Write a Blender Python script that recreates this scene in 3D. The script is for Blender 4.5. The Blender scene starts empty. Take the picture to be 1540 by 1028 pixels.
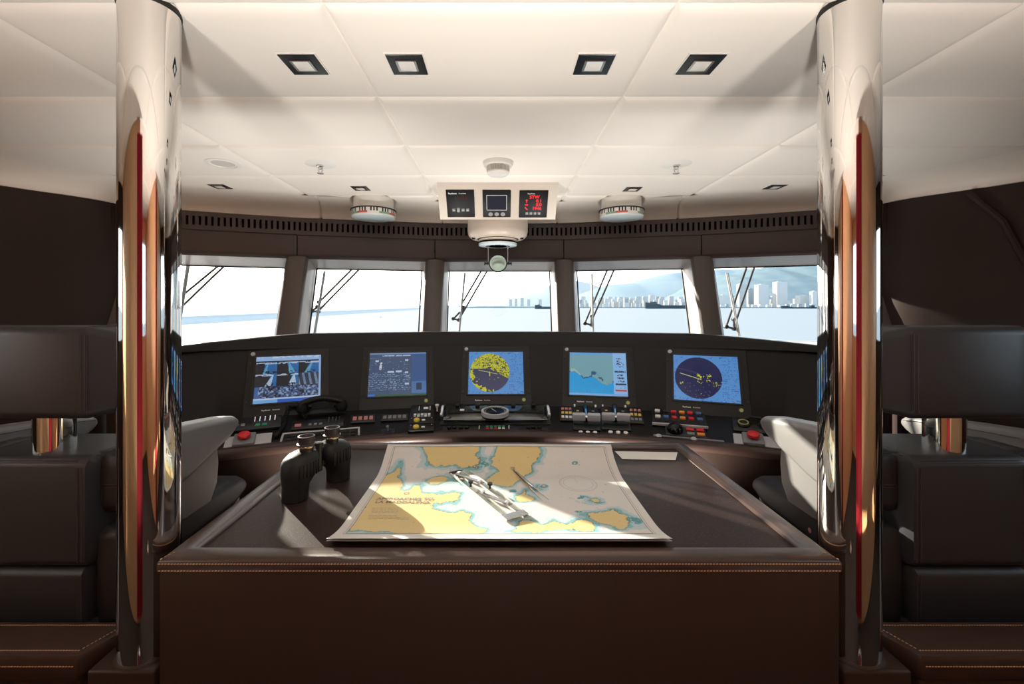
import bpy, bmesh, math, random
import numpy as np
from mathutils import Vector, Matrix
random.seed(7)
rng = np.random.default_rng(11)
PI = math.pi
SC = bpy.context.scene
COL = SC.collection
# ---------------------------------------------------------------- camera frame
F, CX, CY, CZ = 650.0, 751.0, 459.0, 1.5      # focal in px, principal point, eye height
def W(x, d, h): return Vector((x, d, CZ + h))  # across, forward, height above the eye
def at_d(px, py, d): return W((px - CX) * d / F, d, (CY - py) * d / F)
def at_h(px, py, h):
    d = -h * F / (py - CY)
    return W((px - CX) * d / F, d, h)
def R(a): return math.radians(a)
def T(x, y, z): return Matrix.Translation((x, y, z))
def RX(a): return Matrix.Rotation(a, 4, 'X')
def RY(a): return Matrix.Rotation(a, 4, 'Y')
def RZ(a): return Matrix.Rotation(a, 4, 'Z')
I4 = Matrix.Identity(4)
def frame(o, x, y):
    x = Vector(x).normalized(); y = Vector(y); z = x.cross(y).normalized(); y = z.cross(x)
    m = Matrix((x, y, z)).transposed().to_4x4(); m.translation = Vector(o); return m

# ---------------------------------------------------------------- materials
def nt(name):
    m = bpy.data.materials.new(name); m.use_nodes = True
    t = m.node_tree; return m, t, t.nodes['Principled BSDF']
def mat(name, col, rough=.5, metal=0., spec=.5, coat=0., coat_r=.05, bump=0., bscale=200., var=0., vscale=6., sheen=0.):
    m, t, p = nt(name)
    p.inputs['Base Color'].default_value = (*col, 1); p.inputs['Roughness'].default_value = rough
    p.inputs['Metallic'].default_value = metal; p.inputs['Specular IOR Level'].default_value = spec
    p.inputs['Coat Weight'].default_value = coat; p.inputs['Coat Roughness'].default_value = coat_r
    p.inputs['Sheen Weight'].default_value = sheen
    tc = t.nodes.new('ShaderNodeTexCoord')
    if bump:
        n = t.nodes.new('ShaderNodeTexNoise'); n.inputs['Scale'].default_value = bscale; n.inputs['Detail'].default_value = 3
        b = t.nodes.new('ShaderNodeBump'); b.inputs['Strength'].default_value = bump; b.inputs['Distance'].default_value = .002
        t.links.new(tc.outputs['Object'], n.inputs['Vector']); t.links.new(n.outputs['Fac'], b.inputs['Height'])
        t.links.new(b.outputs['Normal'], p.inputs['Normal'])
    if var:
        n = t.nodes.new('ShaderNodeTexNoise'); n.inputs['Scale'].default_value = vscale; n.inputs['Detail'].default_value = 5
        r = t.nodes.new('ShaderNodeMixRGB'); r.inputs[1].default_value = (*[c * (1 - var) for c in col], 1)
        r.inputs[2].default_value = (*[min(1, c * (1 + var)) for c in col], 1)
        t.links.new(tc.outputs['Object'], n.inputs['Vector']); t.links.new(n.outputs['Fac'], r.inputs[0])
        t.links.new(r.outputs[0], p.inputs['Base Color'])
    return m
def emit_attr(name, k):
    m, t, p = nt(name)
    a = t.nodes.new('ShaderNodeAttribute'); a.attribute_name = 'Col'
    p.inputs['Base Color'].default_value = (.01, .01, .012, 1); p.inputs['Roughness'].default_value = .15
    t.links.new(a.outputs['Color'], p.inputs['Emission Color']); p.inputs['Emission Strength'].default_value = k
    return m
def emit(name, col, k):
    m, t, p = nt(name)
    p.inputs['Base Color'].default_value = (*[c * .02 for c in col], 1); p.inputs['Specular IOR Level'].default_value = .1
    p.inputs['Emission Color'].default_value = (*col, 1); p.inputs['Emission Strength'].default_value = k
    return m
def thin_glass(name, tint, refl):
    m = bpy.data.materials.new(name); m.use_nodes = True; t = m.node_tree; t.nodes.clear()
    o = t.nodes.new('ShaderNodeOutputMaterial'); a = t.nodes.new('ShaderNodeBsdfTransparent'); a.inputs[0].default_value = (*tint, 1)
    g = t.nodes.new('ShaderNodeBsdfGlossy'); g.inputs['Roughness'].default_value = .01
    x = t.nodes.new('ShaderNodeMixShader')
    lw = t.nodes.new('ShaderNodeLayerWeight'); lw.inputs[0].default_value = .12
    mu = t.nodes.new('ShaderNodeMath'); mu.operation = 'MULTIPLY_ADD'; mu.inputs[1].default_value = .5; mu.inputs[2].default_value = refl
    t.links.new(lw.outputs['Facing'], mu.inputs[0])
    t.links.new(mu.outputs[0], x.inputs[0]); t.links.new(a.outputs[0], x.inputs[1]); t.links.new(g.outputs[0], x.inputs[2])
    t.links.new(x.outputs[0], o.inputs[0]); return m

M = {}
M['ceiling'] = mat('cream_ceiling_leather', (.86, .81, .75), .5, bump=.12, bscale=60, sheen=.0)
M['cove'] = mat('cream_cove', (.86, .81, .75), .45)
M['wall'] = mat('brown_wall_leather', (.030, .018, .0145), .5, spec=.3, bump=.25, bscale=350)
M['leather'] = mat('brown_leather', (.0345, .0178, .012), .45, spec=.3, bump=.3, bscale=400)
M['rim'] = mat('brown_rim_leather', (.050, .028, .022), .33, spec=.4, bump=.25, bscale=400)
M['chair'] = mat('charcoal_chair_leather', (.034, .035, .040), .45, spec=.35, bump=.3, bscale=450)
M['pad'] = mat('grey_arm_leather', (.16, .155, .155), .4, bump=.2, bscale=450)
M['thread'] = mat('tan_thread', (.50, .30, .16), .7)
M['thread_dark'] = mat('plum_thread', (.06, .045, .06), .7)
M['chrome'] = mat('polished_steel', (.72, .70, .68), .035, 1.0)
M['steel'] = mat('satin_steel', (.7, .7, .7), .22, 1.0)
M['dash'] = mat('dark_dash_leather', (.010, .009, .009), .45, spec=.3, bump=.2, bscale=350)
M['console'] = mat('black_console', (.007, .0065, .0065), .45, spec=.3, bump=.1, bscale=300)
M['black'] = mat('black_plastic', (.012, .012, .013), .35)
M['gloss_black'] = mat('gloss_black', (.004, .005, .007), .2, spec=.4)
M['display_black'] = mat('display_black', (.004, .005, .007), .5, spec=.2)
M['rubber'] = mat('black_rubber', (.010, .009, .0085), .5, spec=.35, bump=.3, bscale=500)
M['bezel'] = mat('bezel_metal', (.013, .0115, .011), .4, spec=.35)
M['frame'] = mat('window_lit_frame', (.36, .32, .30), .35)  # paler than the mullions; window light on heads and sides put into the colour
M['mull'] = mat('mullion_leather', (.11, .088, .080), .4, bump=.15, bscale=300)
M['gasket'] = mat('gasket', (.01, .01, .01), .6)
M['glass'] = thin_glass('window_glass', (.97, .985, .98), .02)
M['acrylic'] = thin_glass('clear_acrylic', (.90, .92, .90), .10)
M['cover'] = thin_glass('smoked_cover', (.45, .52, .50), .14)
M['header'] = mat('header_leather', (.098, .076, .070), .45, spec=.3, bump=.25, bscale=350)
M['vent'] = mat('vent_brown', (.105, .085, .080), .45, spec=.3)
M['void'] = mat('slot_dark', (.004, .004, .004), .9)
M['white'] = mat('white_plastic', (.80, .78, .74), .35)
M['offwhite'] = mat('cream_paint', (.50, .43, .365), .4)
M['grey'] = mat('grey_plastic', (.22, .22, .23), .4)
M['lightgrey'] = mat('light_grey_plastic', (.50, .50, .52), .35)
M['red'] = mat('red_plastic', (.65, .02, .03), .35)
M['orange'] = mat('orange_plastic', (.85, .28, .02), .4)
M['yellow'] = mat('yellow_plastic', (.75, .55, .08), .4)
M['blue'] = mat('blue_plastic', (.06, .14, .32), .4)
M['green'] = mat('green_plastic', (.03, .35, .18), .4)
M['pink'] = mat('pink_label', (.55, .22, .22), .5)
M['ink'] = mat('white_print', (.85, .85, .85), .6)
M['brass'] = mat('brass', (.75, .6, .36), .25, 1.0)
M['paper'] = mat('paper', (.72, .70, .66), .75)
M['ink_grey'] = mat('grey_print', (.22, .20, .18), .8)
M['floor'] = mat('brown_carpet', (.024, .016, .012), .85, bump=.5, bscale=500, var=.25, vscale=60)
M['red_cloth'] = mat('red_curtain', (.42, .015, .03), .7, bump=.4, bscale=120)
M['lamp_glass'] = mat('frosted_lens', (.75, .74, .70), .25)
M['paleblue'] = mat('pale_blue_lens', (.62, .72, .76), .2)
M['mirror'] = mat('green_mirror', (.50, .62, .56), .06, .9)
def wood_mat(name, c1, c2, rough, stretch):
    m, t, p = nt(name); tc = t.nodes.new('ShaderNodeTexCoord'); mp = t.nodes.new('ShaderNodeMapping'); mp.inputs['Scale'].default_value = stretch
    n = t.nodes.new('ShaderNodeTexNoise'); n.inputs['Scale'].default_value = 4; n.inputs['Detail'].default_value = 8
    r = t.nodes.new('ShaderNodeMixRGB'); r.inputs[1].default_value = (*c1, 1); r.inputs[2].default_value = (*c2, 1)
    t.links.new(tc.outputs['Object'], mp.inputs[0]); t.links.new(mp.outputs[0], n.inputs['Vector']); t.links.new(n.outputs['Fac'], r.inputs[0])
    t.links.new(r.outputs[0], p.inputs['Base Color']); p.inputs['Roughness'].default_value = rough; return m
M['wood'] = wood_mat('honey_wood', (.66, .35, .17), (.76, .43, .23), .4, (6, 6, .6))
def desk_mat():
    m, t, p = nt('desk_glint_speckle'); tc = t.nodes.new('ShaderNodeTexCoord')
    n = t.nodes.new('ShaderNodeTexNoise'); n.inputs['Scale'].default_value = 9; n.inputs['Detail'].default_value = 6
    n2 = t.nodes.new('ShaderNodeTexNoise'); n2.inputs['Scale'].default_value = 330; n2.inputs['Detail'].default_value = 2
    cr = t.nodes.new('ShaderNodeValToRGB'); cr.color_ramp.elements[0].position = .60; cr.color_ramp.elements[1].position = .80
    mu = t.nodes.new('ShaderNodeMath'); mu.operation = 'MULTIPLY'
    r = t.nodes.new('ShaderNodeMixRGB'); r.inputs[1].default_value = (.028, .016, .013, 1); r.inputs[2].default_value = (.20, .13, .105, 1)  # pale speckle paints the sun's sparkle on the grain into the colour
    for q in (n, n2): t.links.new(tc.outputs['Object'], q.inputs['Vector'])
    t.links.new(n2.outputs['Fac'], cr.inputs[0]); t.links.new(cr.outputs[0], mu.inputs[0]); t.links.new(n.outputs['Fac'], mu.inputs[1])
    t.links.new(mu.outputs[0], r.inputs[0]); t.links.new(r.outputs[0], p.inputs['Base Color'])
    p.inputs['Roughness'].default_value = .45; bp = t.nodes.new('ShaderNodeBump'); bp.inputs['Strength'].default_value = .5; bp.inputs['Distance'].default_value = .001; t.links.new(n2.outputs['Fac'], bp.inputs['Height']); t.links.new(bp.outputs['Normal'], p.inputs['Normal']); p.inputs['Coat Weight'].default_value = .04; p.inputs['Coat Roughness'].default_value = .12; p.inputs['Specular IOR Level'].default_value = .10
    return m
M['desk'] = desk_mat()

# ---------------------------------------------------------------- mesh builder
_rb = {}
def rr(hx, hy, r, n=4):
    "rounded rectangle outline, counter-clockwise"
    r = min(r, hx, hy); out = []
    for cx, cy, a in ((hx - r, hy - r, 0), (-hx + r, hy - r, 90), (-hx + r, -hy + r, 180), (hx - r, -hy + r, 270)):
        for k in range(n + 1):
            t = R(a + 90 * k / n); out.append((cx + r * math.cos(t), cy + r * math.sin(t)))
    return out
class B:
    def __init__(s): s.v = []; s.f = []; s.m = []; s.mi = 0
    def add(s, vs, fs, mtx=None):
        o = len(s.v)
        s.v += [tuple(mtx @ Vector(v)) for v in vs] if mtx is not None else [tuple(v) for v in vs]
        s.f += [tuple(i + o for i in f) for f in fs]; s.m += [s.mi] * len(fs); return s
    def box(s, c, d, mtx=None):
        x, y, z = c; a, b, e = d[0] / 2, d[1] / 2, d[2] / 2
        return s.add([(x + i * a, y + j * b, z + k * e) for i in (-1, 1) for j in (-1, 1) for k in (-1, 1)],
            [(0, 1, 3, 2), (4, 6, 7, 5), (0, 4, 5, 1), (2, 3, 7, 6), (0, 2, 6, 4), (1, 5, 7, 3)], mtx)
    def rbox(s, c, d, r=.01, seg=3, mtx=None):
        key = (round(d[0], 5), round(d[1], 5), round(d[2], 5), round(r, 5), seg)
        if key not in _rb:
            bm = bmesh.new(); bmesh.ops.create_cube(bm, size=1, matrix=Matrix.Diagonal((*d, 1)))
            bmesh.ops.bevel(bm, geom=bm.edges[:], offset=min(r, min(d) * .49), segments=seg, affect='EDGES', profile=.5)
            bm.verts.index_update()
            _rb[key] = ([tuple(v.co) for v in bm.verts], [tuple(v.index for v in f.verts) for f in bm.faces]); bm.free()
        vs, fs = _rb[key]
        return s.add(vs, fs, (mtx if mtx is not None else I4) @ T(*c))
    def loft(s, secs, mtx=None, closed=True, caps=True):
        n = len(secs[0]); vs = [p for q in secs for p in q]; fs = []
        for i in range(len(secs) - 1):
            for k in range(n if closed else n - 1):
                a, b = i * n + k, i * n + (k + 1) % n
                fs.append((a, b, b + n, a + n))
        if caps and closed:
            fs.append(tuple(range(n))[::-1]); fs.append(tuple(range((len(secs) - 1) * n, len(secs) * n)))
        return s.add(vs, fs, mtx)
    def lathe(s, prof, mtx=None, n=32, caps=True):
        "profile of (r, z) about local z"
        return s.loft([[(r * math.cos(2 * PI * k / n), r * math.sin(2 * PI * k / n), z) for k in range(n)] for r, z in prof], mtx, True, caps)
    def cyl(s, a, b, r, n=16, r2=None):
        a, b = Vector(a), Vector(b); q = (b - a).to_track_quat('Z', 'Y').to_matrix().to_4x4(); q.translation = a
        L = (b - a).length
        return s.lathe([(r, 0), (r if r2 is None else r2, L)], q, n)
    def tube(s, pts, r, n=8, closed=False):
        pts = [Vector(p) for p in pts]; secs = []; up = None
        for i, p in enumerate(pts):
            a = pts[max(i - 1, 0)]; b = pts[min(i + 1, len(pts) - 1)]; t = (b - a).normalized()
            if up is None: up = Vector((0, 0, 1)) if abs(t.z) < .9 else Vector((1, 0, 0))
            x = up.cross(t).normalized(); y = t.cross(x); up = y
            secs.append([tuple(p + x * r * math.cos(2 * PI * k / n) + y * r * math.sin(2 * PI * k / n)) for k in range(n)])
        return s.loft(secs)
    def prism(s, poly, z0, z1, mtx=None):
        n = len(poly)
        return s.add([(x, y, z0) for x, y in poly] + [(x, y, z1) for x, y in poly],
            [tuple(range(n))[::-1], tuple(range(n, 2 * n))] + [(k, (k + 1) % n, (k + 1) % n + n, k + n) for k in range(n)], mtx)
    def stitches(s, pts, pitch=.0085, ln=.0055, r=.0013, up=(0, 0, 1)):
        pts = [Vector(p) for p in pts]
        for a, b in zip(pts[:-1], pts[1:]):
            L = (b - a).length; n = max(1, int(L / pitch)); t = (b - a).normalized()
            u = Vector(up); x = u.cross(t).normalized(); u = t.cross(x)
            for k in range(n):
                c = a + t * ((k + .5) * L / n); m = Matrix((t, x, u)).transposed().to_4x4(); m.translation = c
                s.box((0, 0, 0), (ln, r * 1.6, r * 1.6), m @ RZ(.12))
        return s
ROOT = {}
def setp(o, label=None, cat=None, group=None, kind=None):
    if label: o['label'] = label
    if cat: o['category'] = cat
    if group: o['group'] = group
    if kind: o['kind'] = kind
    return o
def obj(name, b, mats, parent=None, world=False, smooth=35, mtx=None):
    "link the builder as one mesh object; world=True: geometry is in world space"
    me = bpy.data.meshes.new(name); me.from_pydata(b.v, [], b.f)
    if not isinstance(mats, (list, tuple)): mats = [mats]
    for q in mats: me.materials.append(q)
    me.polygons.foreach_set('material_index', b.m)
    bm = bmesh.new(); bm.from_mesh(me)
    bmesh.ops.recalc_face_normals(bm, faces=bm.faces[:])
    for f in bm.faces: f.smooth = smooth > 0
    for e in bm.edges:
        if len(e.link_faces) != 2 or e.calc_face_angle(0) > R(smooth): e.smooth = False
    o = bpy.data.objects.new(name, me); COL.objects.link(o)
    if parent is not None:
        o.parent = parent
        if world: bm.transform(ROOT[parent.name].inverted())
    elif mtx is not None:
        o.matrix_world = mtx; ROOT[o.name] = mtx.copy()
        if world: bm.transform(mtx.inverted())
    else:
        # origin at the base centre of the mesh
        xs = [v.co for v in bm.verts]; c = Vector((sum(v.x for v in xs) / len(xs), sum(v.y for v in xs) / len(xs), min(v.z for v in xs)))
        bm.transform(Matrix.Translation(-c)); o.location = c; ROOT[o.name] = Matrix.Translation(c)
    if parent is not None: ROOT[o.name] = ROOT[parent.name].copy()
    bm.to_mesh(me); bm.free(); return o
def thing(name, label, cat, mtx, group=None, kind=None):
    o = bpy.data.objects.new(name, None); COL.objects.link(o); o.empty_display_size = .1
    o.matrix_world = mtx; ROOT[o.name] = mtx.copy(); return setp(o, label, cat, group, kind)
def dup(o, mtx=None, label=None, group=None, parent=None):
    c = o.copy(); COL.objects.link(c)
    if parent is not None: c.parent = parent
    if mtx is not None: c.matrix_world = mtx; ROOT[c.name] = mtx.copy()
    if label: c['label'] = label
    if group: c['group'] = group
    for ch in list(o.children): dup(ch, None, None, None, c)
    return c
def text(name, s, size, m, parent, local, align='LEFT', bold=False, extr=.0004):
    cu = bpy.data.curves.new(name, 'FONT'); cu.body = s; cu.size = size; cu.align_x = align; cu.align_y = 'CENTER'
    cu.extrude = extr; cu.offset = size * .02 if bold else 0; cu.resolution_u = 3
    o = bpy.data.objects.new(name, cu); COL.objects.link(o)
    bpy.context.view_layer.update()
    me = bpy.data.meshes.new_from_object(o.evaluated_get(bpy.context.evaluated_depsgraph_get()))
    bpy.data.objects.remove(o); bpy.data.curves.remove(cu)
    me.transform(local); me.materials.clear(); me.materials.append(m); me.name = name
    q = bpy.data.objects.new(name, me); COL.objects.link(q)
    if parent is not None: q.parent = parent; ROOT[q.name] = ROOT[parent.name].copy()
    return q
def picture(name, w, h, nx, ny, colfn, m, parent, local, world=False):
    "a w x h panel in the local xy plane, one flat colour per cell from colfn(u, v) arrays"
    xs = np.linspace(-w / 2, w / 2, nx + 1); ys = np.linspace(-h / 2, h / 2, ny + 1)
    X, Y = np.meshgrid(xs, ys); n = (nx + 1) * (ny + 1)
    me = bpy.data.meshes.new(name)
    idx = np.arange(n).reshape(ny + 1, nx + 1)
    q = np.stack([idx[:-1, :-1], idx[:-1, 1:], idx[1:, 1:], idx[1:, :-1]], -1).reshape(-1, 4)
    me.from_pydata(np.stack([X.ravel(), Y.ravel(), np.zeros(n)], -1).tolist(), [], q.tolist())
    U, Vv = np.meshgrid((np.arange(nx) + .5) / nx, (np.arange(ny) + .5) / ny)
    c = colfn(U, Vv).reshape(-1, 3)
    ca = me.color_attributes.new('Col', 'FLOAT_COLOR', 'CORNER')
    ca.data.foreach_set('color', np.repeat(np.concatenate([c, np.ones((len(c), 1))], 1), 4, axis=0).astype(np.float32).ravel())
    me.transform(local); me.materials.append(m)
    o = bpy.data.objects.new(name, me); COL.objects.link(o)
    if parent is not None: o.parent = parent; ROOT[o.name] = ROOT[parent.name].copy()
    return o
def vnoise(x, y, seed=0):
    x0 = np.floor(x).astype(int); y0 = np.floor(y).astype(int); fx = x - x0; fy = y - y0
    fx = fx * fx * (3 - 2 * fx); fy = fy * fy * (3 - 2 * fy)
    def hsh(a, b):
        n = (a * 374761393 + b * 668265263 + seed * 1442695041) & 0x7fffffff
        n = ((n ^ (n >> 13)) * 1274126177) & 0x7fffffff
        return ((n ^ (n >> 16)) & 0xffff) / 65535.
    return (hsh(x0, y0) * (1 - fx) + hsh(x0 + 1, y0) * fx) * (1 - fy) + (hsh(x0, y0 + 1) * (1 - fx) + hsh(x0 + 1, y0 + 1) * fx) * fy
def fbm(x, y, seed=0, n=4):
    s = 0; a = .5
    for k in range(n): s = s + a * vnoise(x * 2 ** k, y * 2 ** k, seed + k); a *= .5
    return s
def lin(r, g, b): return tuple(((c / 255 + .055) / 1.055) ** 2.4 if c > 10 else c / 255 / 12.92 for c in (r, g, b))
# ================================================================ the room
HC = .875                                    # ceiling above the eye
FR = [(-2.80, 3.28), (-1.725, 3.69), (-.59, 3.96), (.59, 3.96), (1.725, 3.69), (2.80, 3.28)]   # inner line of the front wall
SIDE = [(2.86, 3.03), (3.11, 2.69), (3.38, 2.15), (3.5, 1.5), (3.5, -2.6)]
C2 = [(-x, d) for x, d in reversed(SIDE[:4])] + [(-2.79, 3.24), (-2.45, 3.42), (-1.6, 3.725), (-.55, 3.93), (0, 3.945), (.55, 3.93), (1.6, 3.725), (2.45, 3.42), (2.79, 3.24)] + SIDE[:4]
def off_poly(P, o):
    out = []; n = len(P)
    for i, p in enumerate(P):
        ns = []
        for a, b in ((i - 1, i), (i, i + 1)):
            if a < 0 or b >= n: continue
            t = Vector((P[b][0] - P[a][0], P[b][1] - P[a][1])).normalized(); ns.append(Vector((-t.y, t.x)))
        m = ns[0] if len(ns) == 1 else (ns[0] + ns[1]).normalized()
        k = o / max(.3, m.dot(ns[0])); out.append((p[0] + m.x * k, p[1] + m.y * k))
    return out
def smooth_poly(P, n):
    "Catmull-Rom through P"
    out = []
    for i in range(len(P) - 1):
        p0, p1, p2, p3 = [Vector(P[max(0, min(len(P) - 1, j))]) for j in (i - 1, i, i + 1, i + 2)]
        for k in range(n):
            t = k / n
            out.append(tuple(.5 * ((2 * p1) + (p2 - p0) * t + (2 * p0 - 5 * p1 + 4 * p2 - p3) * t * t + (3 * p1 - p0 - 3 * p2 + p3) * t ** 3)))
    out.append(tuple(P[-1])); return out

# floor
b = B().box((0, .8, -.03), (7.6, 7.6, .06)); setp(obj('floor', b, M['floor']), kind='structure')
# ceiling: padded panels between seams
SX = [-2.95, -1.545, -.52, .525, 1.545, 2.95]; SD = [1.27 - .565 * k for k in range(6, 0, -1)] + [1.27, 1.835, 2.39, 2.93, 3.47, 4.2]
def dense(lo, hi, seams, step):
    s = set(np.round(np.arange(lo, hi, step), 4).tolist() + [hi])
    for q in seams:
        for dlt in (-.05, -.03, -.018, -.010, -.005, -.0015, .0015, .005, .010, .018, .03, .05):
            if lo < q + dlt < hi: s.add(round(q + dlt, 4))
    return sorted(s)
xs = dense(-3.75, 3.75, SX, .25); ds = dense(-2.75, 4.62, SD, .2)
def seam_h(x, d):
    m = 0
    for q in SX: m = max(m, .020 * math.exp(-(abs(x - q) / .016) ** 1.1))
    for q in SD: m = max(m, .020 * math.exp(-(abs(d - q) / .016) ** 1.1))
    return m
b = B(); nx = len(xs)
vs = [tuple(W(x, d, HC + seam_h(x, d) - .004)) for d in ds for x in xs]
fs = [(i * nx + k, i * nx + k + 1, (i + 1) * nx + k + 1, (i + 1) * nx + k) for i in range(len(ds) - 1) for k in range(nx - 1)]
b.add(vs, fs)
b.box((0, .93, CZ + HC + .09), (7.6, 7.4, .06))
setp(obj('ceiling', b, M['ceiling'], smooth=60), kind='structure')
# cove: the ceiling rolls down to the front
c2 = smooth_poly(C2, 8)
_f = [p for p in c2 if abs(p[0]) < 2.45 and p[1] > 3]; _x = [p[0] for p in _f]
for q in SX[1:5]:
    for e in (-.02, -.009, -.005, 0, .005, .009, .02): c2.append((q + e, float(np.interp(q + e, _x, [p[1] for p in _f]))))
_i = [i for i, p in enumerate(c2) if p in _f or i >= len(c2) - 28]; _lo = [p for p in c2[:len(c2) - 28] if p not in _f and p[0] < 0]; _hi = [p for p in c2[:len(c2) - 28] if p not in _f and p[0] > 0]
c2 = _lo + sorted([c2[i] for i in _i]) + _hi
def cseam(x): return max(.012 * math.exp(-(abs(x - q) / .006) ** 2) for q in SX)
prof = [(-.30, HC - .0025), (-.24, HC - .004), (-.14, HC - .012), (-.07, HC - .032), (-.025, HC - .066), (-.006, HC - .10), (0, HC - .125), (.03, HC - .127)]
lines = [off_poly(c2, o) for o, _ in prof]
b = B(); secs = [[tuple(W(lines[j][i][0], lines[j][i][1] + (cseam(c2[i][0]) if c2[i][1] > 3.3 else 0), prof[j][1] + (cseam(c2[i][0]) if c2[i][1] > 3.3 else 0))) for j in range(len(prof))] for i in range(len(c2))]
b.loft(secs, closed=False); setp(obj('trim_1', b, M['cove'], smooth=60), kind='structure')
# front header panels + soffits, one box run with gaps at the mullions
RK = .29                                      # the windows lean out at the top
def fin(h, o=0): return [(x, d - (.42 - h) * RK) for x, d in off_poly(FR, o)]
hdr = B(); vent_d = []
for i in range(5):
    def seg(h, o, e=.004):
        P = off_poly(FR, o); a = Vector(P[i]); c = Vector(P[i + 1]); t = (c - a).normalized() * e
        return (a + t, c - t)
    rows = [(.615, .03), (.61, -.005), (.602, -.008), (.44, -.008), (.425, -.004), (.412, .012), (.40, .03)]
    hdr.loft([[tuple(W(p.x, p.y, h)) for p in seg(h, o)] for h, o in rows], closed=False)
hdr_o = setp(obj('wall_front', hdr, M['header'], smooth=50), kind='structure')
b = B()
for h0, h1, o in ((.405, 1.0, .10),):
    P = off_poly(FR, o); b.loft([[tuple(W(x, d, h)) for x, d in P] for h in (h0, h1)], closed=False)
P = fin(-.31, .02); b.loft([[tuple(W(x, d, h)) for x, d in P] for h in (-.31, -1.5)], closed=False)
P0 = off_poly(FR, .05); P1 = off_poly(FR, .40)
b.loft([[tuple(W(x, d, h)) for x, d in q] for q, h in ((P0, .5), (P1, .5), (P1, .95))], closed=False)
for sg in (-1, 1): b.box((sg * 2.93, 3.33, CZ + .32), (.20, .34, 1.3))
setp(obj('trim_2', b, M['wall'], smooth=0), kind='structure')
# window heads (soffits), glass, sills
HG, HB, DG = .335, -.30, .34
win_name = ['window_%d' % (i + 1) for i in range(5)]
def gplane(i, e=0):
    "four corners of the pane of window i in the plane moved out by e"
    T0 = fin(HG, DG + e); B0 = fin(HB, DG + e)
    return W(*T0[i], HG), W(*T0[i + 1], HG), W(*B0[i + 1], HB), W(*B0[i], HB)
def glass_pt(i, px, py, e=0):
    a, c, d_, g = gplane(i, e); n = (c - a).cross(g - a); o = Vector((0, 0, CZ)); r = Vector(((px - CX) / F, 1, (CY - py) / F))
    return o + r * ((a - o).dot(n) / r.dot(n))
for i in range(5):
    a, c, d_, g = gplane(i); w = thing(win_name[i], None, None, Matrix.Translation((a + c + d_ + g) / 4), kind='structure')
    p = B(); nrm = (c - a).cross(g - a).normalized() * .006
    p.add([a, c, d_, g, a + nrm, c + nrm, d_ + nrm, g + nrm], [(0, 1, 2, 3), (7, 6, 5, 4), (0, 4, 5, 1), (2, 6, 7, 3), (1, 5, 6, 2), (0, 3, 7, 4)])
    obj('pane', p, M['glass'], w, True, 0)
    q0 = fin(.42, .026); q1 = fin(HG, DG + .01)
    s = B().loft([[tuple(W(*q0[j], .402)) for j in (i, i + 1)], [tuple(W(*q1[j], HG)) for j in (i, i + 1)], [tuple(W(*q1[j], HG + .09)) for j in (i, i + 1)]], closed=False)
    obj('head', s, M['frame'], w, True, 20)
    s0 = fin(HB, -.02); s1 = fin(HB, DG + .02)
    s = B().loft([[tuple(W(*s0[j], HB - .02)) for j in (i, i + 1)], [tuple(W(*s1[j], HB + .01)) for j in (i, i + 1)]], closed=False)
    obj('sill', s, M['frame'], w, True, 0)
    gk = B(); ctr = (a + c + d_ + g) / 4
    def ins(pt, k): return pt + (ctr - pt).normalized() * k
    inner_n = -nrm.normalized() * .012 if nrm.y > 0 else nrm.normalized() * .012
    for (u, v) in ((a, c), (c, d_), (d_, g), (g, a)):
        t = (v - u).normalized()
        sh = .135 if abs(t.z) > .5 else 0
        side = ((u + v) / 2 - ctr).normalized(); hz = Vector((side.x, side.y, 0)).normalized() if sh else Vector((0, 0, 1 if side.z > 0 else -1))
        gk.tube([u - hz * sh + inner_n, v - hz * sh + inner_n], .007, 6)
    obj('gasket', gk, M['gasket'], w, True)
# mullions: wider at the glass than at the room side
def mull(k, name):
    b = B(); secs = []
    Pm = FR; n0 = Vector(off_poly(FR, 1.0)[k]) - Vector(FR[k]); n0.normalize(); t0 = Vector((n0.y, -n0.x))
    for h in (.425, .3, -.34):
        c = Vector(fin(h)[k]); r = .018
        pts = []
        wi, wo, dp = .076, .125, DG
        for (u, v) in ((-wo, dp), (-wi - .012, .03), (-wi, .012), (-wi + .014, 0), (wi - .014, 0), (wi, .012), (wi + .012, .03), (wo, dp)):
            p = c + t0 * u + n0 * v; pts.append(tuple(W(p.x, p.y, h)))
        secs.append(pts)
    b.loft(secs)
    b.m = [1 if (q % 8 in (0, 6)) and q < 16 else 0 for q in range(len(b.f))]  # side faces get the paler frame colour for the light falling on them
    return setp(obj(name, b, [M['mull'], M['frame']], smooth=40), kind='structure')
for k in range(6): mull(k, 'trim_%d' % (k + 3))
# vent grilles over the windows
for i in range(5):
    A = Vector(off_poly(FR, .004)[i]); C = Vector(off_poly(FR, .004)[i + 1]); t = (C - A).normalized(); L = (C - A).length
    m = frame(W(A.x, A.y, .675), (t.x, t.y, 0), (-t.y, t.x, 0))          # x along, y outward, z up
    pos = ['over the leftmost window beside the left pillar', 'over the second window from the left', 'over the middle window behind the compass', 'over the second window from the right', 'over the rightmost window beside the right pillar'][i]
    v = thing('vent_grille', 'long brown slotted air vent grille ' + pos, 'vent', m, 'air vent grilles above the windows')
    n = int(L / .0425); p = L / n; b = B()
    b.box((L / 2, 0, .052), (L, .02, .034)); b.box((L / 2, 0, -.055), (L, .02, .038)); b.rbox((L / 2, -.008, -.071), (L, .03, .008), .003, 2)
    for k in range(n + 1):
        x0 = max(0, k * p - (p - .018) / 2); x1 = min(L, k * p + (p - .018) / 2); b.box(((x0 + x1) / 2, 0, 0), (x1 - x0, .02, .075))
    obj('slotted_face', b, M['vent'], v, smooth=0)
    obj('backing', B().box((L / 2, .045, 0), (L, .01, .14)), M['void'], v, smooth=0)
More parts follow.
